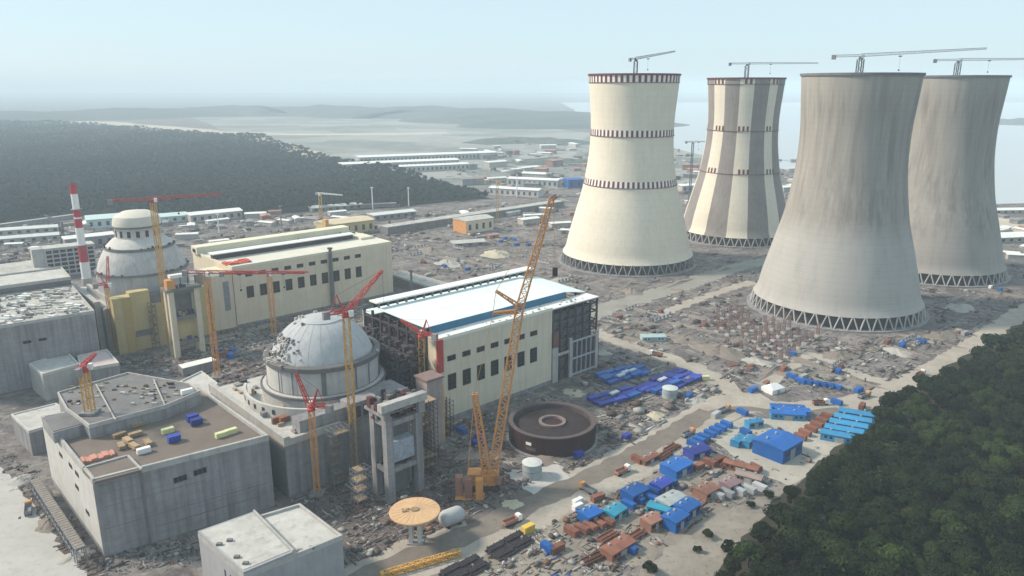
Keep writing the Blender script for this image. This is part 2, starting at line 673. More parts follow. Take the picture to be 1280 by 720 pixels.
# ================================================================== ground
GB = []
gm = ground_mat()
mb = MB()
mb.poly([(-16000, -3000, 0), (16000, -3000, 0), (16000, 20000, 0), (-16000, 20000, 0)], [(0, 1, 2, 3)])
structure(mb.build('ground', gm))


def sheet(name, pts, z, mat, jit=0., step=8.):
    """flat irregular patch lying on the ground"""
    out = []
    n = len(pts)
    for i in range(n):
        a, b = Vector(pts[i]), Vector(pts[(i + 1) % n])
        k = max(1, int((b - a).length / step))
        nrm = Vector((-(b - a).y, (b - a).x)).normalized() if (b - a).length else Vector((0, 0))
        for j in range(k):
            p = a.lerp(b, j / k)
            out.append(p + nrm * random.uniform(-jit, jit))
    me = bpy.data.meshes.new(name)
    me.from_pydata([(p.x, p.y, z) for p in out], [], [tuple(range(len(out)))])
    import bmesh
    bm = bmesh.new()
    bm.from_mesh(me)
    bmesh.ops.triangulate(bm, faces=bm.faces[:])
    bmesh.ops.recalc_face_normals(bm, faces=bm.faces[:])
    for f_ in bm.faces:
        if f_.normal.z < 0:
            f_.normal_flip()
    bm.to_mesh(me)
    bm.free()
    me.materials.append(mat)
    o = bpy.data.objects.new(name, me)
    COL.objects.link(o)
    return structure(o)


def smooth_path(pts, step):
    P = [Vector(p) for p in pts]
    P = [P[0] * 2 - P[1]] + P + [P[-1] * 2 - P[-2]]
    out = []
    for i in range(1, len(P) - 2):
        k = max(2, int((P[i + 1] - P[i]).length / step))
        for j in range(k):
            t = j / k
            a, b, c_, d = P[i - 1], P[i], P[i + 1], P[i + 2]
            out.append(.5 * ((2 * b) + (c_ - a) * t + (2 * a - 5 * b + 4 * c_ - d) * t * t + (3 * b - a - 3 * c_ + d) * t ** 3))
    out.append(P[-2])
    return out


def road(name, pts, width, z, mat, jit=.6, step=4.):
    P = smooth_path(pts, step)
    L, Rr = [], []
    for i, p in enumerate(P):
        d = (P[min(i + 1, len(P) - 1)] - P[max(i - 1, 0)]).normalized()
        n = Vector((-d.y, d.x))
        wl = width / 2 + random.uniform(-jit, jit)
        wr = width / 2 + random.uniform(-jit, jit)
        L.append(p + n * wl)
        Rr.append(p - n * wr)
    k = len(P)
    me = bpy.data.meshes.new(name)
    me.from_pydata([(p.x, p.y, z) for p in Rr] + [(p.x, p.y, z) for p in L], [],
                   [(i, i + 1, k + i + 1, k + i) for i in range(k - 1)])
    me.materials.append(mat)
    o = bpy.data.objects.new(name, me)
    COL.objects.link(o)
    return structure(o)


dust = patch_mat('dust_road', (.31, .275, .235), (.39, .355, .305), (.22, .195, .17), .07, .5)
track_m = patch_mat('track_mud', (.155, .135, .118), (.20, .175, .15), (.115, .098, .09), .06, .4)
mud = patch_mat('mud', (.11, .092, .083), (.145, .125, .112), (.2, .175, .15), .08, .4)
pavm = patch_mat('pale_concrete', (.38, .37, .35), (.44, .43, .405), (.30, .285, .26), .05, .3, bump=.1)
sandm = patch_mat('sand', (.42, .37, .29), (.52, .46, .37), (.36, .31, .25), .01, .05)
fieldm = patch_mat('fields', (.15, .165, .155), (.215, .22, .20), (.36, .355, .33), .004, .02, grid=.006, bump=0)
farwood = patch_mat('far_woodland', (.07, .09, .085), (.10, .115, .105), (.15, .16, .14), .006, .03, bump=.3)
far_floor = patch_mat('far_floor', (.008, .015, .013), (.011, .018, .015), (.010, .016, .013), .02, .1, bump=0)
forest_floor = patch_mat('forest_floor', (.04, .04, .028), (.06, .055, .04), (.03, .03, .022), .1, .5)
rubblefloor = patch_mat('churned_earth', (.085, .07, .068), (.15, .128, .118), (.24, .212, .19), .09, .55, bump=.8)

# main dust road: pale verge with the dark wheel track over it
main = [(380, 765), (480, 716), (590, 672), (650, 644), (760, 592), (840, 548), (905, 509), (962, 499)]
road('road', [at(*q) for q in main], 25, .02, dust, 1.6)
road('road', [at(*q) for q in [(380, 760), (480, 711), (590, 665), (650, 636), (760, 585), (840, 541), (885, 514)]], 11, .05, track_m, 1.0)
road('road', [at(*q) for q in [(885, 514), (925, 506), (985, 510), (1060, 505), (1110, 490), (1180, 455), (1240, 417), (1300, 378), (1420, 318)]], 17, .03, dust, 1.2)
road('road', [at(*q) for q in [(840, 541), (880, 520), (930, 511), (990, 517), (1050, 512)]], 6, .06, track_m, .8)
road('path', [at(*q) for q in [(912, 505), (915, 488), (890, 470), (850, 452), (800, 437), (765, 424), (728, 405)]], 12, .025, dust, 2.)
road('path', [at(*q) for q in [(955, 484), (990, 456), (1015, 444), (1040, 452), (1070, 468), (1115, 480)]], 9, .025, dust, 1.2)
road('path', [at(*q) for q in [(690, 415), (760, 385), (850, 358), (930, 332), (1000, 318)]], 22, .025, patch_mat('grey_track', (.23, .225, .2), (.30, .29, .26), (.2, .19, .17), .03, .2), 2.5)
road('path', [at(*q) for q in [(820, 395), (880, 372), (940, 352)]], 10, .04, dust, 2.)
sheet('bare_ground', [at(*q) for q in [(572, 640), (600, 600), (650, 592), (668, 610), (668, 640), (640, 660), (590, 664)]], .03, mud, 1., 3)
sheet('pavement', [at(*q) for q in [(628, 590), (700, 580), (712, 602), (672, 622), (650, 606)]], .035, pavm, 1.2, 3)
sheet('pavement', [at(*q) for q in [(-60, 760), (-60, 575), (0, 585), (28, 612), (52, 650), (80, 690), (110, 720), (150, 760)]], .03, pavm, 1.2, 3)
sheet('bare_ground', [at(*q) for q in [(560, 700), (700, 620), (860, 555), (960, 590), (905, 650), (800, 710), (700, 735), (560, 735)]], .015, patch_mat('yard_earth', (.20, .175, .15), (.28, .25, .21), (.13, .11, .095), .06, .4), 2., 5)
sheet('pavement', [at(*q) for q in [(880, 545), (930, 522), (1010, 525), (1062, 548), (1030, 588), (985, 607), (960, 597)]], .03, patch_mat('yard_pad', (.33, .31, .27), (.40, .38, .33), (.28, .26, .22), .05, .3), 1., 4)
sheet('bare_ground', [at(*q) for q in [(800, 712), (900, 640), (985, 605), (1000, 640), (935, 740), (800, 740)]], .02, patch_mat('verge_earth', (.28, .25, .22), (.22, .2, .17), (.12, .125, .09), .08, .4), 1.5, 4)
sheet('bare_ground', [xy(*q) for q in [(-30, -95), (-95, -60), (-92, -18), (-20, -16), (-8, -40), (0, -60)]], .012, rubblefloor, 1.5, 4)
sheet('bare_ground', [xy(*q) for q in [(-160, -100), (-160, 66), (-175, 66), (-178, -60)]], .014, rubblefloor, 1.5, 4)

# forest floor under the near wood and the far wood
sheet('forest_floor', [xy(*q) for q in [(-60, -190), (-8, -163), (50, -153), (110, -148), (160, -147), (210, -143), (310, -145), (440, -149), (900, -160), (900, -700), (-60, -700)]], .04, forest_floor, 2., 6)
FL = [(-200, 300), (0, 282), (100, 270), (330, 268), (500, 259), (612, 248), (560, 232), (500, 216), (440, 203), (380, 190), (330, 172), (220, 165), (100, 155), (0, 152), (-300, 150)]
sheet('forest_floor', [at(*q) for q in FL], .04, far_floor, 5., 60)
# far land: fields, sand bars, woodland ridge, river
sheet('fields', [at(*q) for q in [(300, 172), (380, 190), (450, 204), (560, 234), (740, 236), (900, 236), (880, 190), (760, 168), (600, 152), (420, 146), (240, 146)]], .03, fieldm, 10, 120)
road('sandy_ground', [at(*q) for q in [(30, 147), (120, 153), (220, 160), (300, 167), (420, 168), (560, 166)]], 130, .10, sandm, 30, 150)
road('sandy_ground', [at(*q) for q in [(316, 172), (350, 181), (385, 191), (410, 199)]], 70, .14, sandm, 12, 60)
river_m, rnt, rb = base_mat('river_water')
rb.inputs['Base Color'].default_value = (.42, .46, .48, 1)
rb.inputs['Roughness'].default_value = .5
rbp = nd(rnt, 'ShaderNodeBump')
rbp.inputs['Strength'].default_value = .12
rnt.links.new(noise(rnt, coords(rnt, False), .02, 4), rbp.inputs['Height'])
rnt.links.new(rbp.outputs[0], rb.inputs['Normal'])
sheet('river', [at(*q) for q in [(1500, 250), (1240, 255), (1100, 230), (985, 212), (880, 195), (820, 180), (760, 166), (740, 150), (700, 128), (1800, 128), (1800, 235)]], .06, river_m, 12, 150)
sheet('sandy_ground', [at(*q) for q in [(1225, 292), (1225, 268), (1300, 276), (1380, 285), (1380, 300)]], .05, sandm, 4, 30)


def bumpy_land(name, pts_centre, half, hgt, mat, n=70, m=14, seed=1):
    """long low ridge of woodland: a grid swelling between two shores"""
    rng = np.random.default_rng(seed)
    P = smooth_path(pts_centre, 1e9)
    P = [P[0].lerp(P[-1], i / n) if len(P) < 3 else None for i in range(n + 1)] if len(P) < 3 else [Vector(p) for p in np.array([[np.interp(i / n * (len(P) - 1), range(len(P)), [q.x for q in P]), np.interp(i / n * (len(P) - 1), range(len(P)), [q.y for q in P])] for i in range(n + 1)])]
    ph = rng.uniform(0, 6.28, 8)
    v, f = [], []
    for i in range(n + 1):
        d = (P[min(i + 1, n)] - P[max(i - 1, 0)]).normalized()
        nn = Vector((-d.y, d.x))
        e = math.sin(math.pi * i / n) ** .5
        for j in range(m + 1):
            t = j / m
            q = P[i] + nn * (t - .5) * 2 * half * (.55 + .45 * e) * (1 + .12 * math.sin(i * .5 + ph[0]))
            h = hgt * e * math.sin(math.pi * t) ** .6 * (1 + .18 * math.sin(i * .9 + ph[1] + t * 4) + .12 * math.sin(i * 2.3 + ph[2] + t * 9))
            v.append((q.x, q.y, .02 + max(0, h) if 0 < j < m and 0 < i < n else -1.))
    for i in range(n):
        for j in range(m):
            a = i * (m + 1) + j
            f.append((a, a + m + 1, a + m + 2, a + 1))
    me = bpy.data.meshes.new(name)
    me.from_pydata(v, [], f)
    me.polygons.foreach_set('use_smooth', [True] * len(f))
    me.materials.append(mat)
    o = bpy.data.objects.new(name, me)
    COL.objects.link(o)
    return structure(o)


bumpy_land('hills', [at(-420, 150), at(60, 147), at(330, 141), at(560, 144), at(680, 152), at(742, 161)], 620, 42, farwood, seed=3)
bumpy_land('hills', [at(1190, 154), at(1290, 155), at(1500, 157), at(1800, 160)], 160, 24, farwood, seed=5)
bumpy_land('hills', [at(590, 180), at(660, 176), at(735, 181)], 110, 10, farwood, 40, 8, seed=6)
bumpy_land('hills', [at(640, 205), at(690, 202), at(745, 204)], 60, 7, farwood, 40, 8, seed=7)

# ================================================================== generic building
def parapet(mb, ls, lt, h, w_=.6, up=1.1, o=.06):
    mb.box(-o, ls + o, -o, w_, h - .9, h + up)
    mb.box(-o, ls + o, lt - w_, lt + o, h - .9, h + up)
    mb.box(-o, w_, w_, lt - w_, h - .9, h + up)
    mb.box(ls - w_, ls + o, w_, lt - w_, h - .9, h + up)
    return mb


def block(name, label, cat, s, t, ls, lt, h, wall, roof, trim=None, z=0., up=1.0, group=None, rz=PA, world=None):
    x, y = world if world else xy(s, t)
    o = thing(name, label, cat, (x, y, z), rz, group)
    MB().box(0, ls, 0, lt, 0, h).build('wall', wall, o)
    MB().box(.5, ls - .5, .5, lt - .5, h - .3, h + .12).build('roof', roof, o)
    if up:
        parapet(MB(), ls, lt, h, up=up).build('parapet', trim or wall, o)
    return o


def window_mesh(w_, h_, nx=2, nz=3, d=.25):
    """frame with mullions; pane set back inside; faces -Y"""
    f = MB()
    t = .16
    f.box(-w_ / 2, w_ / 2, -d, .05, -h_ / 2, -h_ / 2 + t)
    f.box(-w_ / 2, w_ / 2, -d, .05, h_ / 2 - t, h_ / 2)
    f.box(-w_ / 2, -w_ / 2 + t, -d, .05, -h_ / 2 + t, h_ / 2 - t)
    f.box(w_ / 2 - t, w_ / 2, -d, .05, -h_ / 2 + t, h_ / 2 - t)
    for i in range(1, nx):
        x = -w_ / 2 + w_ * i / nx
        f.box(x - .06, x + .06, -d + .04, .04, -h_ / 2 + t, h_ / 2 - t)
    for i in range(1, nz):
        z = -h_ / 2 + h_ * i / nz
        f.box(-w_ / 2 + t, w_ / 2 - t, -d + .05, .03, z - .06, z + .06)
    p = MB().box(-w_ / 2 + t, w_ / 2 - t, -.10, .02, -h_ / 2 + t, h_ / 2 - t)
    return f.mesh('window', frame_grey), p.mesh('pane', glass_dark)


def put_window(meshes, parent, loc, rz=0.):
    o = bpy.data.objects.new('window', meshes[0])
    COL.objects.link(o)
    o.parent = parent
    o.location = loc
    o.rotation_euler = (0, 0, rz)
    p = bpy.data.objects.new('pane', meshes[1])
    COL.objects.link(p)
    p.parent = o
    return o


W_TALL = window_mesh(5.2, 8.4, 2, 4)
W_LOW = window_mesh(5.2, 2.8, 2, 1)
W_SMALL = window_mesh(1.6, 2.2, 1, 1)
W_OFFICE = window_mesh(2.6, 2.0, 1, 1)
W_SLOT = window_mesh(4.0, 1.6, 2, 1)
# ================================================================== cooling towers
PROF = [(66.0, 9.5), (63.4, 11.5), (60.3, 26), (56.8, 38), (53.4, 50), (50.0, 61), (47.2, 71), (44.9, 83), (43.0, 94.4), (41.6, 104), (40.7, 116), (40.4, 128), (40.8, 140), (41.7, 150), (42.7, 162), (43.6, 173.5)]


def interp_r(z):
    zs = [p[1] for p in PROF]
    rs = [p[0] for p in PROF]
    return float(np.interp(z, zs, rs))


def cooling_tower(label, pos, kr, mats, stripes=None, rings=None, top=173.5, name='cooling_tower'):
    t = thing(name, label, 'cooling tower', (pos[0], pos[1], 0))
    n = 144
    zs = np.linspace(9.5, top, 48)
    # refine radius with a smooth fit
    prof = [(interp_r(z) * kr, z) for z in zs]
    sm = [prof[0]] + [((prof[i - 1][0] + 2 * prof[i][0] + prof[i + 1][0]) / 4, prof[i][1]) for i in range(1, len(prof) - 1)] + [prof[-1]]
    mb = MB()
    if stripes:
        k = len(sm)
        for (a0, a1, mi) in stripes:
            mb.m = mi
            mb.lathe(sm, max(3, int((a1 - a0) / R(2.5))), a0, a1)
    else:
        mb.lathe(sm, n)
    mb.m = len(mats) - 1
    inner = [(r - 1.0, z) for r, z in reversed(sm)]
    mb.lathe([sm[-1]] + inner[:1], n)
    mb.lathe(inner, n)
    mb.lathe([inner[-1], sm[0]], n)
    mb.build('shell', mats, t, True)
    r1 = sm[-1][0]
    MB().lathe([(r1 - 1.2, top - 1.2), (r1 + .9, top - 1.2), (r1 + 1.0, top + .5), (r1 - 1.2, top + .5), (r1 - 1.2, top - 1.2)], n).build('rim', concrete_dark if not rings else mark_dark, t)
    # diagonal support columns
    nv = 46
    rb, rt = 68.0 * kr, 65.4 * kr
    half = math.pi / nv
    v = MB()
    for sg in (-1, 1):
        v.bar((rb * math.cos(sg * half * .92), rb * math.sin(sg * half * .92), 0), (rt * math.cos(sg * half * .08), rt * math.sin(sg * half * .08), 9.9), .55, .55, 6)
    first = v.build('support_column', concrete_pale if not rings or stripes else concrete, t)
    for i in range(1, nv):
        c = first.copy()
        COL.objects.link(c)
        c.parent = t
        c.rotation_euler = (0, 0, 2 * math.pi * i / nv)
    MB().lathe([(rb + 2.5, 0), (rb + 2.5, 1.0), (rb - 2.5, 1.0), (rb - 2.5, 0)], 96).build('foundation_ring', concrete, t)
    MB().lathe([(rb * .9, 0), (rb * .9, 9.0), (0.1, 9.0)], 72).build('fill_packing', steel_dark, t)  # fill drum, coloured dark to imitate the unlit tower interior
    for (z0, z1, cnt) in rings or []:
        wb = MB()
        zz = [z0, (z0 + z1) / 2, z1]
        rr = [float(np.interp(z, [p[1] for p in sm], [p[0] for p in sm])) for z in zz]
        if not stripes:
            wb.m = 0
            wb.lathe([(r + .12, z) for r, z in zip(rr, zz)], n)
        wb.m = 1
        for i in range(cnt):
            a = 2 * math.pi * i / cnt
            if stripes:
                an = a % (2 * math.pi)
                if not any(s0 + .02 < an + k < s1 - .02 and mi == 1 for (s0, s1, mi) in stripes for k in (0, -2 * math.pi)):
                    continue
            wb.lathe([(r + .22, z) for r, z in zip(rr, zz)], 2, a, a + math.pi / cnt * .95)
        # thin walkway line below the band
        wb.lathe([(rr[0] + .1, z0 - .5), (rr[0] + .75, z0 - .45), (rr[0] + .7, z0 - .1), (rr[0] + .1, z0 - .1)], n)
        wb.build('marking_band', [mark_white, mark_dark], t)
    return t


T1, T2, T3, T4 = (112.3, 719.5), (252.6, 843.5), (249.6, 560.0), (386.6, 681.0)
sh3 = shell_mat('shell_concrete_a', 0, 66, (.39, .375, .35), (.27, .25, .225))
sh4 = shell_mat('shell_concrete_b', 37, 40, (.34, .32, .295), (.27, .252, .23))
cooling_tower('cream painted cooling tower with three dark checkered bands, standing nearest the blue roofed hall', T1, .95, [cream_shell, concrete], None,
              [(168.6, 175.0, 50), (121.5, 127.0, 54), (76.5, 82.0, 60)], 175.6)
away = math.atan2(-T2[1], -T2[0])
strp = []
P8 = 2 * math.pi / 8
a = away - R(8)
for k in range(8):
    c0 = a + k * P8
    w_s = R((21, 17, 23, 20, 18, 24, 19, 22)[k])
    strp.append((c0, c0 + w_s, 1))
    strp.append((c0 + w_s, c0 + P8, 0))
strp = [((s0 + 4 * math.pi) % (2 * math.pi), (s0 + 4 * math.pi) % (2 * math.pi) + (s1 - s0), mi) for s0, s1, mi in strp]
cooling_tower('half painted cooling tower with cream vertical strips over brown bare concrete', T2, .925, [raw_strip, cream_shell, concrete], strp,
              [(167.5, 173.0, 50), (119.5, 124.5, 54), (75.0, 80.0, 60)])
cooling_tower('large bare concrete cooling tower with rain streaks and paler lower half, nearest the camera', T3, .92, [sh3, concrete])
cooling_tower('bare grey brown concrete cooling tower half hidden behind the nearest tower, at the right edge', T4, .917, [sh4, concrete])


# ================================================================== cranes
def cyl_ops(o):
    return o


def tower_crane(label, pos, h, jib_len, jib_az, cj_len=14, mast=yellow, jibm=red, w_=2.2, luff=0., flat=True, z=0., base_box=True, cab=white_paint, name='tower_crane', cw=concrete, rc=.2, two_tone=None, jw=1.6):
    c = thing(name, label, 'tower crane', (pos[0], pos[1], z))
    bays = max(6, int(h / 3.2))
    if two_tone:
        z1 = h * two_tone[0]
        MB().lattice((0, 0, 0), (0, 0, z1), w_, bays=max(4, int(z1 / 3.2)), rc=rc).build('mast', mast, c)
        MB().lattice((0, 0, z1), (0, 0, h), w_, bays=max(3, int((h - z1) / 3.2)), rc=rc).build('mast', two_tone[1], c)
    else:
        MB().lattice((0, 0, 0), (0, 0, h), w_, bays=bays, rc=rc).build('mast', mast, c)
    if base_box:
        MB().box(-3, 3, -3, 3, 0, 1.2).build('footing', concrete, c)
    hd = bpy.data.objects.new('slewing_unit', MB().lathe([(.1, h), (1.7, h), (1.7, h + 1.0), (1.3, h + 1.3), (1.3, h + 2.2), (.1, h + 2.2)], 12).mesh('slewing_unit', jibm))
    COL.objects.link(hd)
    hd.parent = c
    cb = MB().box(.6, 2.4, -2.9, -1.3, h + .6, h + 3.0)
    ca, sa = math.cos(jib_az), math.sin(jib_az)

    def rot(b):
        b.v = [(x * ca - y * sa, x * sa + y * ca, zz) for x, y, zz in b.v]
        return b
    cbo = rot(cb).build('cab', cab, c)
    rot(MB().box(2.41, 2.46, -2.75, -1.45, h + 1.4, h + 2.8)).build('cab_window', glass_dark, cbo)
    zj = h + 2.8
    tilt = 0
    if 0 < luff < R(10):
        tilt, luff = luff, 0
    if luff:
        e = (jib_len * math.cos(luff), 0, zj + jib_len * math.sin(luff))
        rot(MB().lattice((1, 0, zj), e, jw, .8, bays=max(6, int(jib_len / 2.5)), rc=.17, rd=.1)).build('jib', jibm, c)
        ap = MB()
        ap.bar((-1, 1, zj), (-3.5, 0, zj + 7), .28)
        ap.bar((-1, -1, zj), (-3.5, 0, zj + 7), .28)
        ap.bar((-cj_len * .7, 0, zj), (-3.5, 0, zj + 7), .16)
        rot(ap).build('apex_frame', jibm, c)
        rope = MB().bar((-3.5, 0, zj + 7), e, .06)
        rope.bar(e, (e[0], 0, max(z + 6, e[2] - 14)), .05)
        rot(rope).build('hoist_rope', steel_dark, c)
    else:
        e = (jib_len * math.cos(tilt), 0, zj + jib_len * math.sin(tilt))
        rot(MB().lattice((0, 0, zj), e, jw, .9, bays=max(8, int(jib_len / 2.4)), rc=.17, rd=.1)).build('jib', jibm, c)
        tr = MB().box(jib_len * .32, jib_len * .32 + 2, -.9, .9, zj - 1.6, zj - .8)
        tr.bar((jib_len * .32 + 1, 0, zj - 1.5), (jib_len * .32 + 1, 0, zj - 10), .07)
        tr.box(jib_len * .32 + .5, jib_len * .32 + 1.5, -.4, .4, zj - 11, zj - 10)
        rot(tr).build('trolley', steel_dark, c)
        if not flat:
            ap = MB()
            ap.lattice((0, 0, zj), (0, 0, zj + 6.5), 1.3, .5, bays=3, rc=.16)
            ap.bar((0, 0, zj + 6.4), (jib_len * .6, 0, zj + .6), .09)
            ap.bar((0, 0, zj + 6.4), (-cj_len * .9, 0, zj + .3), .09)
            rot(ap).build('apex_frame', jibm, c)
    cj = MB().lattice((0, 0, zj - .2), (-cj_len, 0, zj - .2), 1.4, 1.4, bays=5, rc=.17, rd=.1)
    rot(cj).build('counter_jib', jibm, c)
    rot(MB().box(-cj_len - .6, -cj_len + 2.2, -1.0, 1.0, zj - 2.6, zj + .6)).build('counterweight', cw, c)
    return c


def az_to(dx, dy):
    return math.atan2(dy, dx)


# dark cranes climbing inside the cooling towers
for (p, hh, jl, az, lab, lf) in (
        (T1, 187.0, 66, R(-70), 'dark tower crane with short jib on top of the cream banded cooling tower', R(3)),
        (T2, 186.2, 74, R(-4), 'dark tower crane with long level jib on top of the striped cooling tower', 0),
        (T3, 183.6, 76, R(-34), 'dark tower crane with very long level jib on top of the nearest bare cooling tower', R(2)),
        (T4, 184.6, 70, R(-18), 'dark tower crane on top of the far right bare cooling tower', 0)):
    ox = {T1: 1.0, T2: 0, T3: -1.5, T4: 0}[p]
    tower_crane(lab, (p[0] + ox, p[1]), hh, jl, az, 12 if p is T1 else 19, crane_grey, crane_grey, 3.0 if p is T1 else 3.4, lf, True, base_box=True, cab=grey_paint, rc=.42, jw=2.0)

g = at(272, 472)
tower_crane('orange tower crane with level red jib between the two domes, beside the yellow turbine hall', g, 61, 56, R(-2), 13, orange, red, 2.6, two_tone=(.35, orange), rc=.27)
g = at(343, 420)
tower_crane('orange tower crane with level red jib right in front of the yellow hall facade', g, 42, 26, R(3), 32, orange, red, 2.6, rc=.27)
g = at(442, 600)
tower_crane('tall sand coloured tower crane with raised red jib standing at the grey dome', (g[0] + 1.0, g[1]), 74, 22, R(30), 9, timber, red, 2.4, R(42), rc=.26, two_tone=(.36, yellow), jw=2.2)
g = at(397, 618)
tower_crane('slim orange tower crane with steep red jib in front of the concrete reactor block', g, 38, 14, R(165), 9, orange, red, 2.0, R(66), rc=.2)
g = at(145, 440)
tower_crane('thin yellow tower crane with red upright jib before the yellow stair tower', g, 43, 17, R(40), 7, yellow, red, 2.0, R(80), rc=.22)
g = at(214, 438)
tower_crane('tall yellow tower crane before the finished white dome, with a long faded red jib', (g[0], g[1]), 96, 40, R(28), 24, yellow, red, 2.6, rc=.3)
g = at(530, 530)
tower_crane('short yellow tower crane with red head at the open end of the blue roofed hall', g, 46, 13, R(150), 9, yellow, red, 2.6, R(20), z=0, rc=.27)
g = at(113, 516, 36)
tower_crane('yellow tower crane with red head rising from the flat brown roofed block', g, 18, 14, R(100), 6, yellow, red, 2.8, z=35.8, base_box=True, rc=.3)
g = at(402, 278)
tower_crane('yellow tower crane with white jib beyond the end of the yellow hall', g, 34, 36, R(-28), 6, yellow, white_paint, 3.2, rc=.4)
g = at(622, 276)
tower_crane('distant yellow tower crane beside the small cream works building', g, 48, 24, R(175), 8, yellow, yellow, 2.6, rc=.32)
g = at(861, 262)
tower_crane('distant grey tower crane between the cream tower and the striped tower', (g[0], g[1]), 90, 22, R(4), 10, crane_grey, crane_grey, 2.4, rc=.35)

# big orange crawler crane
cc = thing('crawler_crane', 'huge orange crawler crane with two stage lattice boom, next to the dark steel ring', 'crawler crane', (-12, 289, 0), 0)
for sy in (-4.2, 4.2):
    tkb = MB()
    tkb.m = 0
    tkb.prism([(-6.5, sy - 1), (6.5, sy - 1), (6.5, sy + 1), (-6.5, sy + 1)], .25, 2.0)
    for k in range(7):
        tkb.box(-6 + k * 1.8, -5.2 + k * 1.8, sy - 1.2, sy + 1.2, 0.0, 2.25)
    tkb.build('crawler_track', steel_dark, cc)
MB().box(-5, 5, -3.4, 3.4, 1.6, 3.0).build('undercarriage', orange, cc)
up = MB().box(-7, 6.5, -2.8, 2.8, 3.0, 6.4)
up.box(-6.5, -1, -3.1, 3.1, 3.6, 7.2)
up.build('machinery_house', orange, cc)
MB().box(5.0, 7.6, -4.6, -2.4, 3.2, 6.4).build('cab', rust_pale, cc)
for kx, ky in ((-6.0, -9.0), (-1.5, -9.5), (-10.0, -7.0)):
    cwb = MB()
    for q in range(5):
        cwb.box(kx - 1.5, kx + 1.5, ky - 1.5, ky + 1.5, .3 + q * 1.75, .3 + q * 1.75 + 1.65)
    cwb.build('counterweight', orange if kx > -3 else rust_pale, cc)
MB().box(-11.5, .5, -11.2, -5.0, .0, .3).build('counterweight_tray', orange, cc)
kn = (15.2, 0, 80)
MB().lattice((3.5, 0, 5), kn, 3.6, 3.0, bays=22, rc=.36, rd=.2).build('main_boom', orange, cc)
MB().lattice(kn, (27.4, 0, 123.5), 2.9, 1.7, bays=15, rc=.32, rd=.18).build('luffing_jib', orange, cc)
MB().lattice((1.5, 0, 5), (-3.4, -1, 43), 3.4, 1.8, bays=12, rc=.4, rd=.22).build('derrick_mast', orange, cc)
sb = MB()
sb.lattice(kn, (5.6, 0, 86.5), 1.4, .7, bays=5, rc=.28, rd=.16)
sb.lattice((14.4, 0, 78), (4.4, 0, 77.2), 1.4, .7, bays=5, rc=.28, rd=.16)
sb.build('strut', orange, cc)
rp = MB()
rp.bar((5.6, 0, 86.5), (27.4, 0, 123.5), .12)
rp.bar((5.6, 0, 86.5), (4.4, 0, 77.2), .16)
rp.bar((4.4, 0, 77.2), (-3.4, -1, 43), .12)
rp.bar((-3.4, -1, 43), (-6.5, -7, 9), .16)
rp.bar((27.9, 0, 123), (29, 0, 96), .09)
rp.build('pendant_rope', orange, cc)
MB().box(28.0, 30.0, -.7, .7, 92.5, 96).build('hook_block', steel_dark, cc)
MB().lattice((27.2, 0, 123), (29.2, 0, 124.5), 1.6, 1.2, bays=2, rc=.3).build('jib_head', rust_pale, cc)
# ================================================================== turbine halls
def loose(mb, name, mats, owner, label):
    """uncountable loose material resting on something"""
    o = mb.build(name, mats, None, loc=owner.location, rz=owner.rotation_euler[2])
    return tag(o, label, 'loose material', None, 'stuff')


def each_box(parent, name, mat, boxes):
    for b in boxes:
        MB().box(*b).build(name, mat, parent)


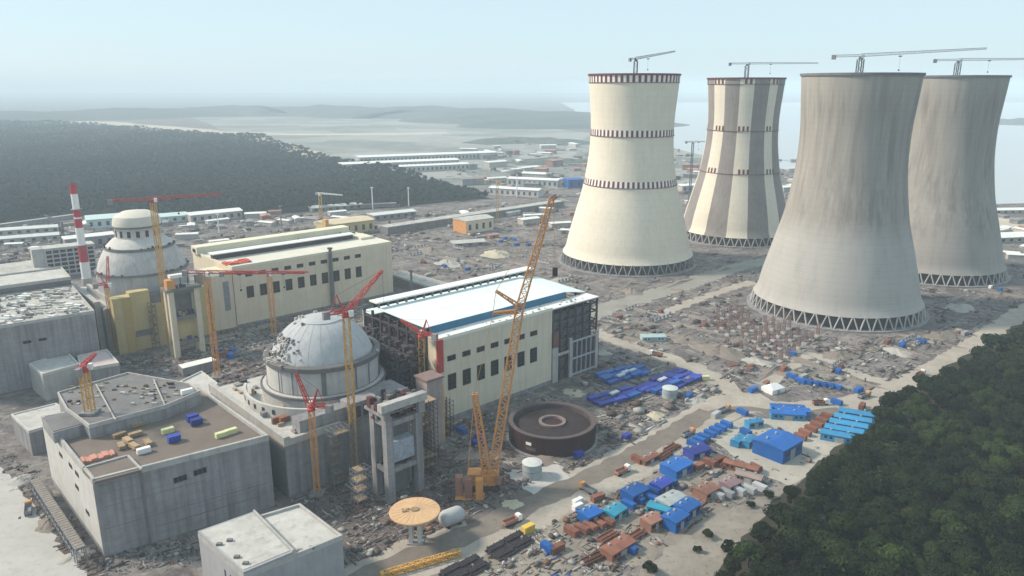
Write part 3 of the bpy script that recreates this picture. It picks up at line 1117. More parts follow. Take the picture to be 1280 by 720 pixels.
def hall2():
    o = thing('turbine_hall', 'long cream turbine hall with pale blue roof, its open steel end still unfinished', 'turbine hall', xy(0, 0), PA)
    H_ = 44.5
    wl = MB().box(0, 80, 0, .8, 0, H_)
    wl.box(0, 1, .8, 9, 0, H_)
    wl.box(79.2, 80, .8, 8, 0, H_)
    wl.build('facade', cream, o)
    MB().box(-.1, 80.1, -.12, 0, H_ - 1.2, H_ + .9).build('cornice', cream_pale, o)
    MB().box(-.05, 80.05, -.18, 0, 0, 2.2).build('plinth', concrete, o)
    MB().box(9, 116, 3, 66, 0, 40).build('inner_structure', concrete_dark, o)
    MB().box(0, 119, 68, 69, 0, H_).build('rear_wall', cream, o)
    for k in range(7):
        x = 8.2 + 9.55 * k
        put_window(W_TALL, o, (x, 0, 20.9))
        put_window(W_LOW, o, (x, 0, 33.6))
    # roofs
    MB().box(0, 119, -.4, 10, H_ - .5, H_ + .2).build('lower_roof', roof_white, o)
    hr = MB()
    hr.poly([(0, 10.5, 48.6), (101, 10.5, 48.6), (119, 10.5, 45.4), (119, 53, 47), (101, 53, 49.2), (0, 53, 49.2), (0, 10.5, 48.2), (101, 10.5, 48.2), (119, 10.5, 45.0), (119, 53, 46.6), (101, 53, 48.8), (0, 53, 48.8)],
            [(0, 1, 4, 5), (1, 2, 3, 4), (6, 11, 10, 7), (7, 10, 9, 8), (0, 5, 11, 6), (0, 6, 7, 1), (1, 7, 8, 2), (2, 8, 9, 3), (3, 9, 10, 4), (4, 10, 11, 5)])
    hr.build('upper_roof', roof_cyan, o)
    MB().box(2.5, 101, 10.0, 10.48, H_ - .3, 48.5).build('glazed_strip', strip_teal, o)
    MB().box(-.5, .0, 9, 24, H_ - .5, 48.4).build('end_strip', M('strip_green', (.03, .085, .075), .2, .2), o)
    each_box(o, 'gallery_post', steel_grey, [(1 + k * 6, 2 + k * 6, 54, 55, 49, 52) for k in range(20)])
    MB().box(-1, 117, 52.5, 60, 52, 52.8).build('gallery_roof', roof_white, o)
    MB().box(0, 117, 57.6, 58.4, 48.6, 52).build('gallery_wall', steel_dark, o)
    MB().box(0, 119, 58.6, 69.2, H_ - .3, H_ + .3).build('rear_roof', roof_cyan, o)
    # left open end: a thicket of steel
    es = MB()
    for j in range(8):
        y = 9.5 + j * 8.2
        es.box(-.6, .6, y - .6, y + .6, 0, 47)
        es.box(6, 7, y - .5, y + .5, 0, 44)
        for z in (8, 15, 22, 29, 36, 43):
            es.box(-.4, 7, y - .35, y + .35, z - .4, z + .4)
            if j < 7:
                es.bar((0, y, z - 7), (0, y + 8.2, z), .22)
    for z in (8, 15, 22, 29, 36, 43):
        es.box(-.5, .5, 9.5, 67, z - .5, z + .5)
        es.box(6.1, 6.9, 9.5, 67, z - .5, z + .5)
    es.build('end_frame', steel_dark, o)
    pl = MB()
    for k in range(46):
        y = random.uniform(9, 64)
        z = random.choice((8, 15, 22, 29, 36)) + .5
        l = random.uniform(2, 6)
        pl.box(random.uniform(.5, 2), random.uniform(3, 6), y, y + l, z, z + random.uniform(.4, 2.4))
    loose(pl, 'panel_debris', [M('panel_greyviolet', (.10, .088, .10), .3, .3)], o, 'grey violet panels stored on the open steel floors at the end of the blue roofed hall')
    # right unfinished frame
    fr = MB()
    xs = [81, 87.3, 93.6, 100, 106.3, 112.6, 118.5]
    for x in xs:
        fr.box(x - .45, x + .45, .2, 1.1, 0, 43.5)
        fr.box(x - .4, x + .4, 9.2, 10, 0, 43.5)
    for z in (6.5, 13, 19.5, 25, 30.5, 36, 41, 43.5):
        fr.box(80.2, 119, .3, .9, z - .35, z + .35)
        fr.box(80.2, 119, 9.3, 9.9, z - .3, z + .3)
        for x in xs:
            fr.box(x - .3, x + .3, .9, 9.3, z - .3, z + .3)
    for y in (18, 27, 36, 45, 54, 62):
        fr.box(118, 119, y - .5, y + .5, 0, 44)
    for z in (13, 25, 36, 43):
        fr.box(118.1, 118.9, 1, 66, z - .4, z + .4)
    for i in range(6):
        fr.bar((xs[i], .5, 25), (xs[i + 1], .5, 36), .2)
    fr.build('open_frame', steel_dark, o)
    fl = MB()
    for z in (12, 18.5, 24, 29.5, 35):
        fl.box(80.5, 96 if z > 20 else 93, 1.2, 9, z - .2, z + .25)
    fl.build('floor_slab', concrete, o)
    each_box(o, 'concrete_pier', concrete_pale, [(80.3, 84.6, -.8, .15, 0, 21), (94, 96, -1, .1, 0, 24), (116.4, 118.8, -1, .1, 0, 24)])
    each_box(o, 'lintel', concrete_pale, [(84.6, 94, -.7, .1, 15.5, 17)])
    gf = MB()
    for k in range(6):
        gf.box(96.4 + k * 4, 96.9 + k * 4, -.8, 0, 0, 21.5)
    for z in (.6, 10.5, 21):
        gf.box(96, 116.4, -.9, -.05, z, z + .9)
    gf.build('gate_frame', M('pale_steel', (.36, .38, .42), .15, .3), o)
    MB().box(96.2, 116.3, .2, .6, 0, 21).build('dark_panel', steel_dark, o)
    MB().box(80.2, 84, -1.4, -.85, 22, 30).build('scaffold_panel', rust, o)
    MB().box(-1.2, 2.0, -1.7, -.15, 28, 45).build('scaffold_shaft', red, o)
    tl = MB()
    for k in range(40):
        x, y = random.uniform(5, 112), random.uniform(0, 9)
        tl.box(x, x + random.uniform(.3, 1.6), y, y + .6, H_ + .25, H_ + random.uniform(.4, 1.0))
    loose(tl, 'roof_debris', grey_paint, o, 'small grey scraps along the front eave of the blue roofed hall')


def hall1():
    o = thing('turbine_hall', 'finished cream turbine hall with white ridge strips and ten tall dark windows', 'turbine hall', xy(-9, 224.5), PA)
    H_, L_, W_ = 43.0, 131.5, 74
    MB().box(0, L_, 0, W_, 0, H_).build('facade', cream, o)
    MB().box(-.12, L_ + .12, -.12, 0, 0, 1.5).build('plinth', concrete, o)
    MB().box(.5, L_ - .5, .5, W_ - .5, H_ - .2, H_ + .15).build('roof', M('hall_roof', (.60, .58, .50), .08, .06, dirt=(.42, .40, .34), damt=.4), o)
    parapet(MB(), L_, W_, H_, .7, .9, .1).build('parapet', cream_pale, o)
    for k in range(10):
        x = 11.4 + 9.85 * k
        put_window(W_TALL, o, (x, 0, 23.8))
        put_window(W_LOW, o, (x, 0, 36.6))
    MB().box(0, 116, 33, 37.6, H_ + .15, H_ + 4.0).build('clerestory', steel_dark, o)
    MB().box(-1, 117, 31, 40, H_ + 4.0, H_ + 4.7).build('ridge_strip', roof_white, o)
    MB().box(-2, 128, 59, 70, H_ + .15, H_ + 5.5).build('rear_gallery', cream_pale, o)
    MB().box(-3, -2.02, 62, 65, H_ + 1.5, H_ + 4.0).build('louvre', steel_dark, o)
    MB().box(118, 130, 24, 42, H_ + .15, H_ + 2.0).build('roof_house', cream_pale, o)
    bx = MB()
    for k in range(26):
        x, y = random.uniform(60, 128), random.uniform(36, 56)
        bx.box(x, x + random.uniform(.8, 3), y, y + random.uniform(.8, 2), H_ + .18, H_ + random.uniform(.8, 2.2))
    loose(bx, 'roof_debris', steel_dark, o, 'dark scraps on the flat roof of the finished cream hall')
    # low annex at the dome end
    MB().box(-16, -.2, 1, 30, 0, 38).build('annex', cream, o)
    MB().box(-16.2, -.1, .8, 30.2, 38, 39).build('annex_roof', cream_pale, o)
    MB().box(-7.2, -3.2, .72, 1.1, 13, 34).build('louvre_panel', steel_grey, o)


hall2()
hall1()
xt, yt = xy(-8, 238)
b_ = MB()
for i in range(6):
    for j in range(3):
        x, y = -8 + i * 3, -4 + j * 3
        b_.box(x, x + 2.95, y, y + 2.95, 0, 1.1 + .5 * math.sin(i * 1.3 + j))
o_ = tag(b_.build('red_tarpaulin', red_sheet, None, loc=(xt + 6, yt + 3, 43.2), rz=PA), 'bright red covered stack lying on the end of the cream roof', 'tarpaulin')

# ================================================================== reactor unit under construction (grey dome)
DX, DY = xy(-50.5, 29)
rb_ = thing('reactor_building', 'grey unfinished reactor building with a shallow grey steel dome and ringed drum', 'reactor building', xy(-89, -14), PA)
base = MB().box(0, 63, 0, 78, 0, 24.5)
base.build('base_block', concrete, rb_)
MB().box(1.5, 61.5, 1.5, 76.5, 24.2, 24.7).build('terrace', roof_slab, rb_)
pw = MB()
pw.box(-.4, 2.0, -.4, 78.3, 23.2, 27.2)
pw.box(2.0, 26, -.4, 1.2, 23.2, 26.0)
pw.box(-4.5, -.45, 18, 78, 0, 22.5)
pw.build('edge_wall', concrete_pale, rb_)
up = MB()
up.box(8, 30, 2, 9, 24.7, 31)
up.box(30, 44, -1, 7, 24.7, 33)
up.box(46, 62, 2, 16, 24.7, 31)
up.build('upper_block', concrete, rb_)
each_box(rb_, 'wall_opening', steel_dark, [(33 + k * 3.6, 35.2 + k * 3.6, -1.3, -1.02, 26, 31) for k in range(3)] + [(47.5, 50, 1.6, 1.98, 27, 34)])
dcx, dcy = 41.0, 40.8


def shrink(mb, k=.955):
    mb.v = [(dcx + (x - dcx) * k, dcy + (y - dcy) * k, z) for x, y, z in mb.v]
    return mb


dr = MB()
dr.lathe([(29.8, 24.7), (29.8, 31.2), (28.6, 31.6), (27.6, 31.6)], 96, cx=dcx, cy=dcy)
dr.lathe([(27.2, 31.6), (27.2, 43.2)], 96, cx=dcx, cy=dcy)
shrink(dr).build('drum', M('drum_concrete', (.44, .43, .42), .1, .1, dirt=(.3, .285, .28), damt=.55, streak=.3), rb_, True)
rg = MB()
rg.lathe([(27.25, 42.4), (28.3, 42.6), (28.3, 44.6), (27.5, 45.0), (25.5, 45.0), (25.3, 44.0), (23.2, 44.0)], 96, cx=dcx, cy=dcy)
rg.lathe([(29.9, 30.2), (30.6, 30.4), (30.6, 31.4), (29.9, 31.6)], 96, cx=dcx, cy=dcy)
shrink(rg).build('ring_beam', M('ring_dark', (.13, .125, .125), .2, .3, dirt=(.24, .22, .2), damt=.4), rb_)
for k in range(13):
    sm_ = MB()
    a = R(-200 + k * 27 + 6 * math.sin(k * 2))
    sm_.lathe([(27.3, 31.8), (27.45, 31.8), (27.45, 42.3), (27.3, 42.3)], 1, a, a + R(1.6 if k % 3 else 4.5), cx=dcx, cy=dcy)
    shrink(sm_).build('drum_joint', concrete_dark, rb_)
lp = MB()
lp.lathe([(27.28, 31.8), (27.4, 31.8), (27.4, 42.3), (27.28, 42.3)], 10, R(150), R(196), cx=dcx, cy=dcy)
shrink(lp).build('plastered_panel', plaster_white, rb_, True)
cap = []
Rc = (23.4 ** 2 + 17.6 ** 2) / (2 * 17.6)
zc = 44.2 + 17.6 - Rc
for i in range(25):
    r = 23.4 * (1 - i / 24)
    cap.append((max(r, .05), zc + math.sqrt(Rc * Rc - r * r)))
MB().lathe(cap, 96, cx=dcx, cy=dcy).build('dome', dome_steel, rb_, True)
rib = MB()
for r in (9.5,):
    z = zc + math.sqrt(Rc * Rc - r * r)
    rib.lathe([(r + .3, z - .1), (r + .3, z + .25), (r - .3, z + .35), (r - .35, z)], 72, cx=dcx, cy=dcy)
for k in range(24):
    a = 2 * math.pi * k / 24
    pr = None
    for r in np.linspace(9.5, 23.2, 8):
        z = zc + math.sqrt(Rc * Rc - r * r) + .02
        p = (dcx + r * math.cos(a), dcy + r * math.sin(a), z)
        if pr:
            rib.bar(pr, p, .13)
        pr = p
rib.build('dome_seam', M('seam_grey', (.40, .42, .44), .1, .2), rb_)
sc_ = MB()
for k in range(150):
    a = R(random.gauss(178, 16))
    r = random.uniform(17.5, 26.5)
    z = zc + math.sqrt(max(0, Rc * Rc - min(r, 23.4) ** 2))
    x, y = dcx + r * math.cos(a), dcy + r * math.sin(a)
    l = random.uniform(.6, 2.2)
    sc_.m = random.randint(0, 2)
    sc_.box(x - l / 2, x + l / 2, y - .4, y + .5, z - .2, z + random.uniform(.3, 1.0))
for k in range(40):
    a = R(random.uniform(-60, 215))
    r = random.uniform(8, 12) if k % 2 else random.uniform(24, 27)
    z = zc + math.sqrt(max(0, Rc * Rc - min(r, 23.4) ** 2))
    x, y = dcx + r * math.cos(a), dcy + r * math.sin(a)
    sc_.m = random.choice((0, 2))
    sc_.box(x - .5, x + .6, y - .5, y + .5, z - .2, z + random.uniform(.4, 1.4))
loose(sc_, 'scaffold_debris', [concrete_pale, roof_slab, concrete_dark], rb_, 'whitish scaffold boards heaped on the shoulder of the grey dome')
# curved screen wall with round openings on the left
cw_ = MB()
cw_.lathe([(36.8, 24.7), (36.8, 30.2), (35.6, 30.2), (35.6, 24.7)], 40, R(148), R(252), cx=dcx, cy=dcy)
cw_.build('curved_wall', plaster_white, rb_, True)
for k in range(6):
    ho = MB()
    a = R(156 + k * 9.5)
    ho.lathe([(36.85, 26.4), (36.95, 26.4), (36.95, 28.6), (36.85, 28.6)], 2, a, a + R(2.6), cx=dcx, cy=dcy)
    ho.build('wall_opening', steel_dark, rb_)
# equipment and formwork cluttering the terrace
tc_ = MB()
for k in range(120):
    x, y = random.uniform(3, 61), random.uniform(3, 74)
    rr = math.hypot(x - dcx, y - dcy)
    if rr < 31.5 or 34.5 < rr < 38.5:
        continue
    tc_.m = random.randint(0, 3)
    tc_.box(x, x + random.uniform(.6, 4), y, y + random.uniform(.6, 3), 24.7, 24.7 + random.uniform(.4, 3.4))
loose(tc_, 'terrace_debris', [steel_dark, concrete, rust, timber], rb_, 'boards, bars and boxes strewn over the terrace round the grey drum')

# tube scaffolds leaning on the unfinished concrete
def scaffold(label, s, t, ls, lt, h, m_=steel_grey):
    o = thing('scaffold', label, 'scaffold', xy(s, t), PA)
    f = MB()
    nx, ny, nz = max(2, int(ls / 2.2)), max(1, int(lt / 2.2)), int(h / 2.2)
    for i in range(nx + 1):
        for j in range(ny + 1):
            x, y = ls * i / nx, lt * j / ny
            f.box(x - .08, x + .08, y - .08, y + .08, 0, h + random.uniform(-1.5, 1.2))
    for k in range(1, nz + 1):
        z = 2.2 * k
        for j in range(ny + 1):
            y = lt * j / ny
            f.box(0, ls, y - .06, y + .06, z - .06, z + .06)
        for i in range(nx + 1):
            x = ls * i / nx
            f.box(x - .06, x + .06, 0, lt, z - .06, z + .06)
        i = random.randrange(nx)
        f.bar((ls * i / nx, 0, z - 2.2), (ls * (i + 1) / nx, 0, z), .06)
    f.build('tubes', m_, o)
    for k in range(1, nz + 1, 2):
        a_, b_2 = sorted((random.uniform(0, ls), random.uniform(0, ls)))
        MB().box(a_ * .5, b_2 * .6 + ls * .4, .2, lt - .2, 2.2 * k + .08, 2.2 * k + .2).build('deck', timber, o)
    return o


scaffold('tall tube scaffold between the reactor block front and the concrete portal', -72, -21, 9, 5, 27)
scaffold('dark tube scaffold filling the gap behind the raw concrete portal', -44, -36, 16, 10, 34, steel_dark)
scaffold('tube scaffold standing on the ground left of the concrete portal foot', -72, -40, 7, 5, 16)
scaffold('low tube scaffold between the pinkish shaft and the cream hall corner', -9, -14, 7, 8, 19, steel_dark)
scaffold('tube scaffold along the long left wall of the grey reactor block', -97, 20, 4, 26, 20)
scaffold('tube scaffold at the open end of the blue roofed hall by the formwork', 120, 4, 5, 22, 26, steel_dark)

# dark steelwork between the dome and the hall
o = thing('pipe_trestle', 'dark rusty steel trestle crowded between the grey dome and the blue roofed hall', 'trestle', xy(-22, 4), PA)
tb = MB()
for i in range(3):
    for j in range(7):
        x, y = 1 + i * 8, 1 + j * 9
        tb.box(x - .5, x + .5, y - .5, y + .5, 0, 42 - 2 * i)
for z in (10, 18, 26, 33, 38):
    for i in range(3):
        if z < 42 - 2 * i:
            tb.box(.6 + i * 8, 1.4 + i * 8, 0, 56, z - .4, z + .4)
    for j in range(7):
        tb.box(0, 18, .6 + j * 9, 1.4 + j * 9, z - 1.1, z - .45)
tb.build('frame', steel_dark, o)
tp = MB()
for k in range(300):
    x, y, z = random.uniform(-1, 16), random.uniform(-2, 54), random.choice((10, 18, 26, 33, 38)) + .5
    tp.m = random.randint(0, 3)
    tp.box(x, x + random.uniform(.6, 3), y, y + random.uniform(.5, 3), z, z + random.uniform(.3, 2.6))
loose(tp, 'trestle_debris', [steel_dark, M('rust_dark', (.065, .042, .045), .2, .3), M('panel_violet', (.085, .075, .09), .2, .3), steel_dark], o, 'dark pipes and plates packed on the floors of the steel trestle')

# concrete transport portal in front
o = thing('transport_portal', 'tall raw concrete portal frame with white beams across its top, behind the tan disc', 'portal frame', xy(-61.5, -47), PA)
for px_, py_, hh in ((0, 0, 38), (14.5, 0, 36), (0, 9, 38), (14.5, 9, 36)):
    MB().box(px_, px_ + 3.2, py_, py_ + 3.2, 0, hh).build('column', concrete, o)
for z in (13, 33.5):
    each_box(o, 'cross_beam', concrete, [(3.2, 14.5, .5, 2.6, z, z + 2), (.4, 2.8, 3.2, 9, z, z + 2), (14.9, 17.3, 3.2, 9, z, z + 2)])
each_box(o, 'top_slab', concrete, [(-.8, 18.6, 2.5, 14.5, 38.02, 39.2)])
MB().box(-2.5, 19.5, -1.4, 1.8, 41.2, 44.4).build('top_beam', concrete_pale, o)
each_box(o, 'beam_post', concrete, [(-1.5, 1.5, -1, 1.4, 38.02, 41.2), (15.5, 18.5, -1, 1.4, 36.02, 41.2)])
bk = MB()
bk.box(4, 14, 1.2, 5.9, 17, 26)
each_box(o, 'bay_wall', concrete_dark, [(3.3, 14.4, 6, 8.4, 0, 33.4)])
bk.build('hung_equipment', M('panel_bluegrey', (.30, .34, .40), .25, .6, dirt=(.5, .52, .55), damt=.6), o)
tp = MB()
for k in range(170):
    x, y = random.uniform(-1, 17), random.uniform(1, 12)
    z = random.choice((39.2, 39.2, 39.2, 15, 35.5))
    tp.m = random.randint(0, 3)
    tp.box(x, x + random.uniform(.6, 3), y, y + random.uniform(.6, 3), z, z + random.uniform(.5, 4.5 if z > 38 else 2))
loose(tp, 'formwork_debris', [steel_dark, M('rust_dark', (.10, .05, .045)), concrete_dark, M('dark_red', (.11, .03, .035))], o, 'dark red and grey formwork scraps on top of the raw concrete portal')
o = thing('concrete_tower', 'pinkish raw concrete shaft beside the cream hall corner, red marker post above it', 'concrete shaft', xy(-19.5, -17), PA)
MB().box(0, 9, 0, 9, 0, 33).build('shaft', pink_conc, o)
cl = MB().box(-.6, 9.6, -.6, 9.6, 33, 34)
cl.build('top_formwork', M('formwork_mauve', (.22, .15, .14), .2, .4), o)
MB().box(9.0, 9.8, 0, .9, 0, 29).build('guide_rail', yellow, o)
pass

# ================================================================== finished unit behind: domed reactor, yellow block, portal
o = thing('reactor_building', 'finished reactor building with white stepped dome and round windowed crown, on yellow base walls', 'reactor building', xy(-92, 219), PA)
MB().box(0, 66, 8, 78, 0, 29).build('base_block', concrete, o)
MB().box(1, 65, 9, 77, 28.8, 29.3).build('terrace', roof_slab, o)
ccx, ccy = 34.5, 38
d1 = MB()
d1.lathe([(28.4, 29.3), (28.4, 45.5)], 96, cx=ccx, cy=ccy)
d1.build('drum', M('drum_white', (.40, .40, .405), .12, .1, dirt=(.28, .27, .27), damt=.5, streak=.4), o, True)
MB().lathe([(28.45, 45.0), (29.2, 45.2), (29.2, 46.6), (27.0, 46.6)], 96, cx=ccx, cy=ccy).build('ledge', concrete_dark, o)
MB().lathe([(27.7, 46.4), (27.0, 49.5), (25.5, 53.5), (23.6, 57.2), (21.0, 61.0)], 96, cx=ccx, cy=ccy).build('dome', M('dome_white', (.46, .45, .44), .12, .1, dirt=(.32, .31, .305), damt=.5, streak=.4), o, True)
MB().lathe([(21.0, 60.4), (21.9, 60.6), (21.9, 62.0), (20.6, 62.2)], 96, cx=ccx, cy=ccy).build('ring_beam', concrete_dark, o)
cr = MB()
cr.lathe([(20.8, 62.2), (16.4, 66.4), (14.1, 67.6), (14.1, 74.6)], 72, cx=ccx, cy=ccy)
cr.build('crown', plaster_white, o, True)
MB().lathe([(14.1, 74.4), (15.4, 74.5), (15.4, 75.6), (13.9, 75.7)], 72, cx=ccx, cy=ccy).build('crown_ledge', concrete_dark, o)
MB().lathe([(15.0, 75.6), (14.8, 78.2), (13.6, 81.6), (8.6, 84.2), (.05, 85.2)], 72, cx=ccx, cy=ccy).build('crown_roof', M('crown_cream', (.58, .55, .48), .08, .2, dirt=(.44, .41, .36), damt=.4), o, True)
lt = MB()
for k in range(40):
    a = random.uniform(0, 6.28)
    rr_, zz_ = random.choice(((29.0, 46.6), (21.6, 62.0)))
    lt.box(ccx + rr_ * math.cos(a) - .5, ccx + rr_ * math.cos(a) + .5, ccy + rr_ * math.sin(a) - .5, ccy + rr_ * math.sin(a) + .5, zz_, zz_ + random.uniform(.4, 1.6))
loose(lt, 'ledge_debris', steel_dark, o, 'dark bits of scaffold left on the ledges of the finished dome')
for k in range(16):
    a = 2 * math.pi * k / 16 + .1
    wn = MB().lathe([(14.12, 68.6), (14.26, 68.6), (14.26, 72.8), (14.12, 72.8)], 2, -R(4.5), R(4.5))
    if k == 0:
        w0 = wn.build('round_window', steel_dark, o)
        w0.location = (ccx, ccy, 0)
        w0.rotation_euler = (0, 0, a)
    else:
        copy_part(w0, o, (ccx, ccy, 0), a)
# ramped pale walls on the left edge
rw = MB()
rw.box(-3.4, -.1, 14, 84, 0, 33)
rw.box(5, 7.2, 10, 66, 29.3, 33.5)
rw.box(-6.4, -3.5, 34, 84, 0, 24)
rw.build('edge_wall', concrete_pale, o)
yb = MB()
yb.box(3.5, 14, -.4, 8, 0, 36.5)
yb.box(14, 26, 1.2, 8, 0, 38.5)
yb.box(26, 38, .2, 8, 0, 29)
yb.build('yellow_front', yellow_wall, o)
MB().box(9.0, 13.9, -.75, -.42, 0, 36).build('buttress', M('ochre_wall', (.42, .31, .12), .1, .1, dirt=(.3, .22, .1), damt=.4), o)
MB().box(15, 25, .85, 1.18, 9, 13).build('stain_panel', concrete_dark, o)
MB().box(26.2, 37.8, 2.0, 7.9, 29.02, 35).build('upper_recess', concrete_dark, o)
stz = MB()
for k in range(9):
    z = 3 + k * 3.1
    x0, x1 = (23.6, 27.4) if k % 2 else (27.4, 23.6)
    stz.bar((x0, -.9, z), (x1, -.9, z + 3.1), .38)
    stz.box(23.2, 27.8, -1.6, -.35, z - .12, z + .12)
for x in (23.3, 27.7):
    stz.box(x - .15, x + .15, -1.6, -1.3, 0, 31)
stz.build('zigzag_stair', M('stair_steel', (.22, .19, .14), .2, .3), o)
rs = MB()
rs.box(38.2, 39.4, -.4, 8, 0, 38)
rs.box(42, 43, -.4, 8, 0, 36)
for k in range(9):
    rs.box(39.4, 42, .2, 1.2, 3 + k * 4, 3.6 + k * 4)
rs.build('red_ladder_frame', M('oxide_red', (.15, .045, .04), .2, .3), o)
MB().box(43.1, 64, 3, 8, 0, 34).build('rear_front', yellow_wall, o)

o = thing('transport_portal', 'cream painted portal tower with two open bays and an orange winch on its top', 'portal frame', xy(-64.5, 187.5), PA)
for px_, py_ in ((0, 0), (15.5, 0), (0, 6.5), (15.5, 6.5)):
    MB().box(px_, px_ + 3.2, py_, py_ + 3, 0, 43).build('column', M('portal_cream', (.56, .50, .38), .1, .1, dirt=(.4, .36, .29), damt=.4), o)
for z in (8, 24, 41):
    each_box(o, 'cross_beam', concrete_dark, [(3.2, 15.5, .3, 2.7, z, z + 2.2), (.3, 2.9, 3, 6.5, z, z + 2.2), (15.8, 18.4, 3, 6.5, z, z + 2.2)])
each_box(o, 'top_slab', concrete_dark, [(-1.2, 20, -1, 10.5, 43.02, 44.4)])
MB().box(3.3, 15.4, 4, 5, 10.2, 24).build('bay_wall', yellow_wall, o)
MB().box(3.3, 15.4, 6, 7, 26.4, 41).build('dark_bay', concrete_dark, o)
cl2 = MB()
for k in range(26):
    x, y = random.uniform(3, 14), random.uniform(.6, 3)
    z = random.choice((10.2, 26.2, 26.2, 44.4))
    cl2.m = random.randint(0, 2)
    cl2.box(x, x + random.uniform(.7, 2.5), y, y + 1.5, z, z + random.uniform(.6, 3.2))
loose(cl2, 'stored_debris', [steel_dark, M('dark_blue', (.05, .06, .16)), timber], o, 'dark gear stored in the bays of the cream portal tower')
MB().box(0, 5, 1, 6, 44.4, 50).build('winch_house', orange, o)
MB().box(3, 20, 3, 7, 50.5, 52.4).build('top_girder', roof_white, o)
lg = MB()
for k in range(4):
    lg.bar((5 + k * 4.5, 5, 44.4), (5 + k * 4.5, 5, 50.5), .3)
lg.build('girder_post', steel_dark, o)


# ================================================================== polygon blocks
def poly_block(name, label, cat, pts, h, wall, roof, up=1.0, trim=None, z=0, wth=.7):
    cx = sum(p[0] for p in pts) / len(pts)
    cyy = sum(p[1] for p in pts) / len(pts)
    P = [(x - cx, y - cyy) for x, y in pts]
    if sum(P[i][0] * P[(i + 1) % len(P)][1] - P[(i + 1) % len(P)][0] * P[i][1] for i in range(len(P))) < 0:
        P = P[::-1]
    o = thing(name, label, cat, (cx, cyy, z))
    MB().prism(P, 0, h).build('wall', wall, o)
    k = len(P)

    def off(d):
        out = []
        for i in range(k):
            a, b, c = Vector(P[i - 1]), Vector(P[i]), Vector(P[(i + 1) % k])
            e1, e2 = (b - a).normalized(), (c - b).normalized()
            n1, n2 = Vector((-e1.y, e1.x)), Vector((-e2.y, e2.x))
            m = (n1 + n2) / (1 + n1.dot(n2))
            out.append(tuple(b + m * d))
        return out
    MB().prism(off(.3), h - .4, h + .1).build('roof', roof, o)
    if up:
        A_, B_ = off(-.08), off(wth)
        mb = MB()
        zz = (h - .8, h + up)
        vs_ = [(*p, zz[0]) for p in A_] + [(*p, zz[1]) for p in A_] + [(*p, zz[1]) for p in B_] + [(*p, zz[0]) for p in B_]
        fs_ = []
        for i in range(k):
            j = (i + 1) % k
            for q in range(3):
                fs_.append((q * k + i, q * k + j, (q + 1) * k + j, (q + 1) * k + i))
            fs_.append((3 * k + i, 3 * k + j, j, i))
        mb.poly(vs_, fs_)
        mb.build('parapet', trim or wall, o)
    return o, (cx, cyy)


# --- big flat roofed block at lower left
qa, qr, qt, ql = at(116, 604, 30), at(336, 548, 30), at(250, 487, 30), at(52, 524, 30)
o, c0 = poly_block('auxiliary_building', 'big grey concrete block with sunken brown roof full of stacked materials', 'concrete building', [qa, qr, qt, ql], 30, concrete, roof_felt, 1.5, concrete_pale, wth=1.1)


def rel(p):
    return (p[0] - c0[0], p[1] - c0[1])


def quad_on(us, h):
    return [rel(at(u, v, h)) for u, v in us]


# raised back strip, penthouse, near bay
MB().prism(quad_on([(52, 521), (92, 512), (110, 528), (66, 540)], 35), 30.1, 34.6).build('penthouse', concrete, o)
MB().prism(quad_on([(53.5, 521.2), (91.5, 513), (108.3, 527.6), (66.5, 538.8)], 35), 34.62, 34.9).build('penthouse_roof', concrete_dark, o)
MB().prism(quad_on([(118, 603), (176, 588), (160, 571), (103, 588)], 31), 30.12, 31.2).build('raised_bay', roof_felt, o)
bars = MB()
for a_, b2 in (((177, 588), (160, 571)), ((103, 587), (160, 571)), ((70, 541), (117, 601))):
    p, q = rel(at(*a_, 31)), rel(at(*b2, 31))
    bars.bar((*p, 31.4), (*q, 31.4), .55)
bars.build('roof_kerb', concrete_pale, o)
# facade openings on the right face: two groups of three
e = (Vector(qr) - Vector(qa)).normalized()
nrm = Vector((e.y, -e.x))
ang_f = math.atan2(e.y, e.x)
L_f = (Vector(qr) - Vector(qa)).length
for fr_, zz in ((.43, 22.8), (.455, 22.9), (.48, 23.0), (.545, 23.6), (.57, 23.7), (.595, 23.8)):
    p = Vector(qa) + e * L_f * fr_
    put_window(W_SMALL, o, (p.x - c0[0], p.y - c0[1], zz), ang_f)
# panel joints and pilaster
pj = MB()
for fr_ in (.245,):
    p = Vector(qa) + e * L_f * fr_
    a1, b1 = p - e * .5 + nrm * .18, p + e * .5 + nrm * .18
    a0, b0 = p - e * .5 - nrm * .3, p + e * .5 - nrm * .3
    pj.prism([rel(a0), rel(a1), rel(b1), rel(b0)], 0, 31.2)
pj.build('pilaster', concrete_dark, o)
lj = MB()
for zz, f0, f1 in ((11, .02, .98), (19.5, .04, .6), (6, .3, .9)):
    a0, b0 = Vector(qa) + e * L_f * f0, Vector(qa) + e * L_f * f1
    lj.prism([rel(a0 - nrm * .2), rel(a0 + nrm * .05), rel(b0 + nrm * .05), rel(b0 - nrm * .2)], zz, zz + .22)
lj.build('pour_joint', concrete_dark, o)
# left face with slots; its pale plaster colours in the sunlight falling there
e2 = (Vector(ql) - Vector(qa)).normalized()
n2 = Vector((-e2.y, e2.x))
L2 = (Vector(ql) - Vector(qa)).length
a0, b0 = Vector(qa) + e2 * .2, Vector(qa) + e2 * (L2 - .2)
MB().prism([rel(a0 - n2 * .2), rel(a0 + n2 * .1), rel(b0 + n2 * .1), rel(b0 - n2 * .2)], 3, 29).build('sunlit_tone_wall', plaster_white, o)
for fr_, zz in ((.3, 25), (.42, 25), (.62, 24), (.35, 18), (.2, 12)):
    p = Vector(qa) + e2 * L2 * fr_ + n2 * .1
    put_window(W_SLOT, o, (p.x - c0[0], p.y - c0[1], zz), math.atan2(-e2.y, -e2.x))

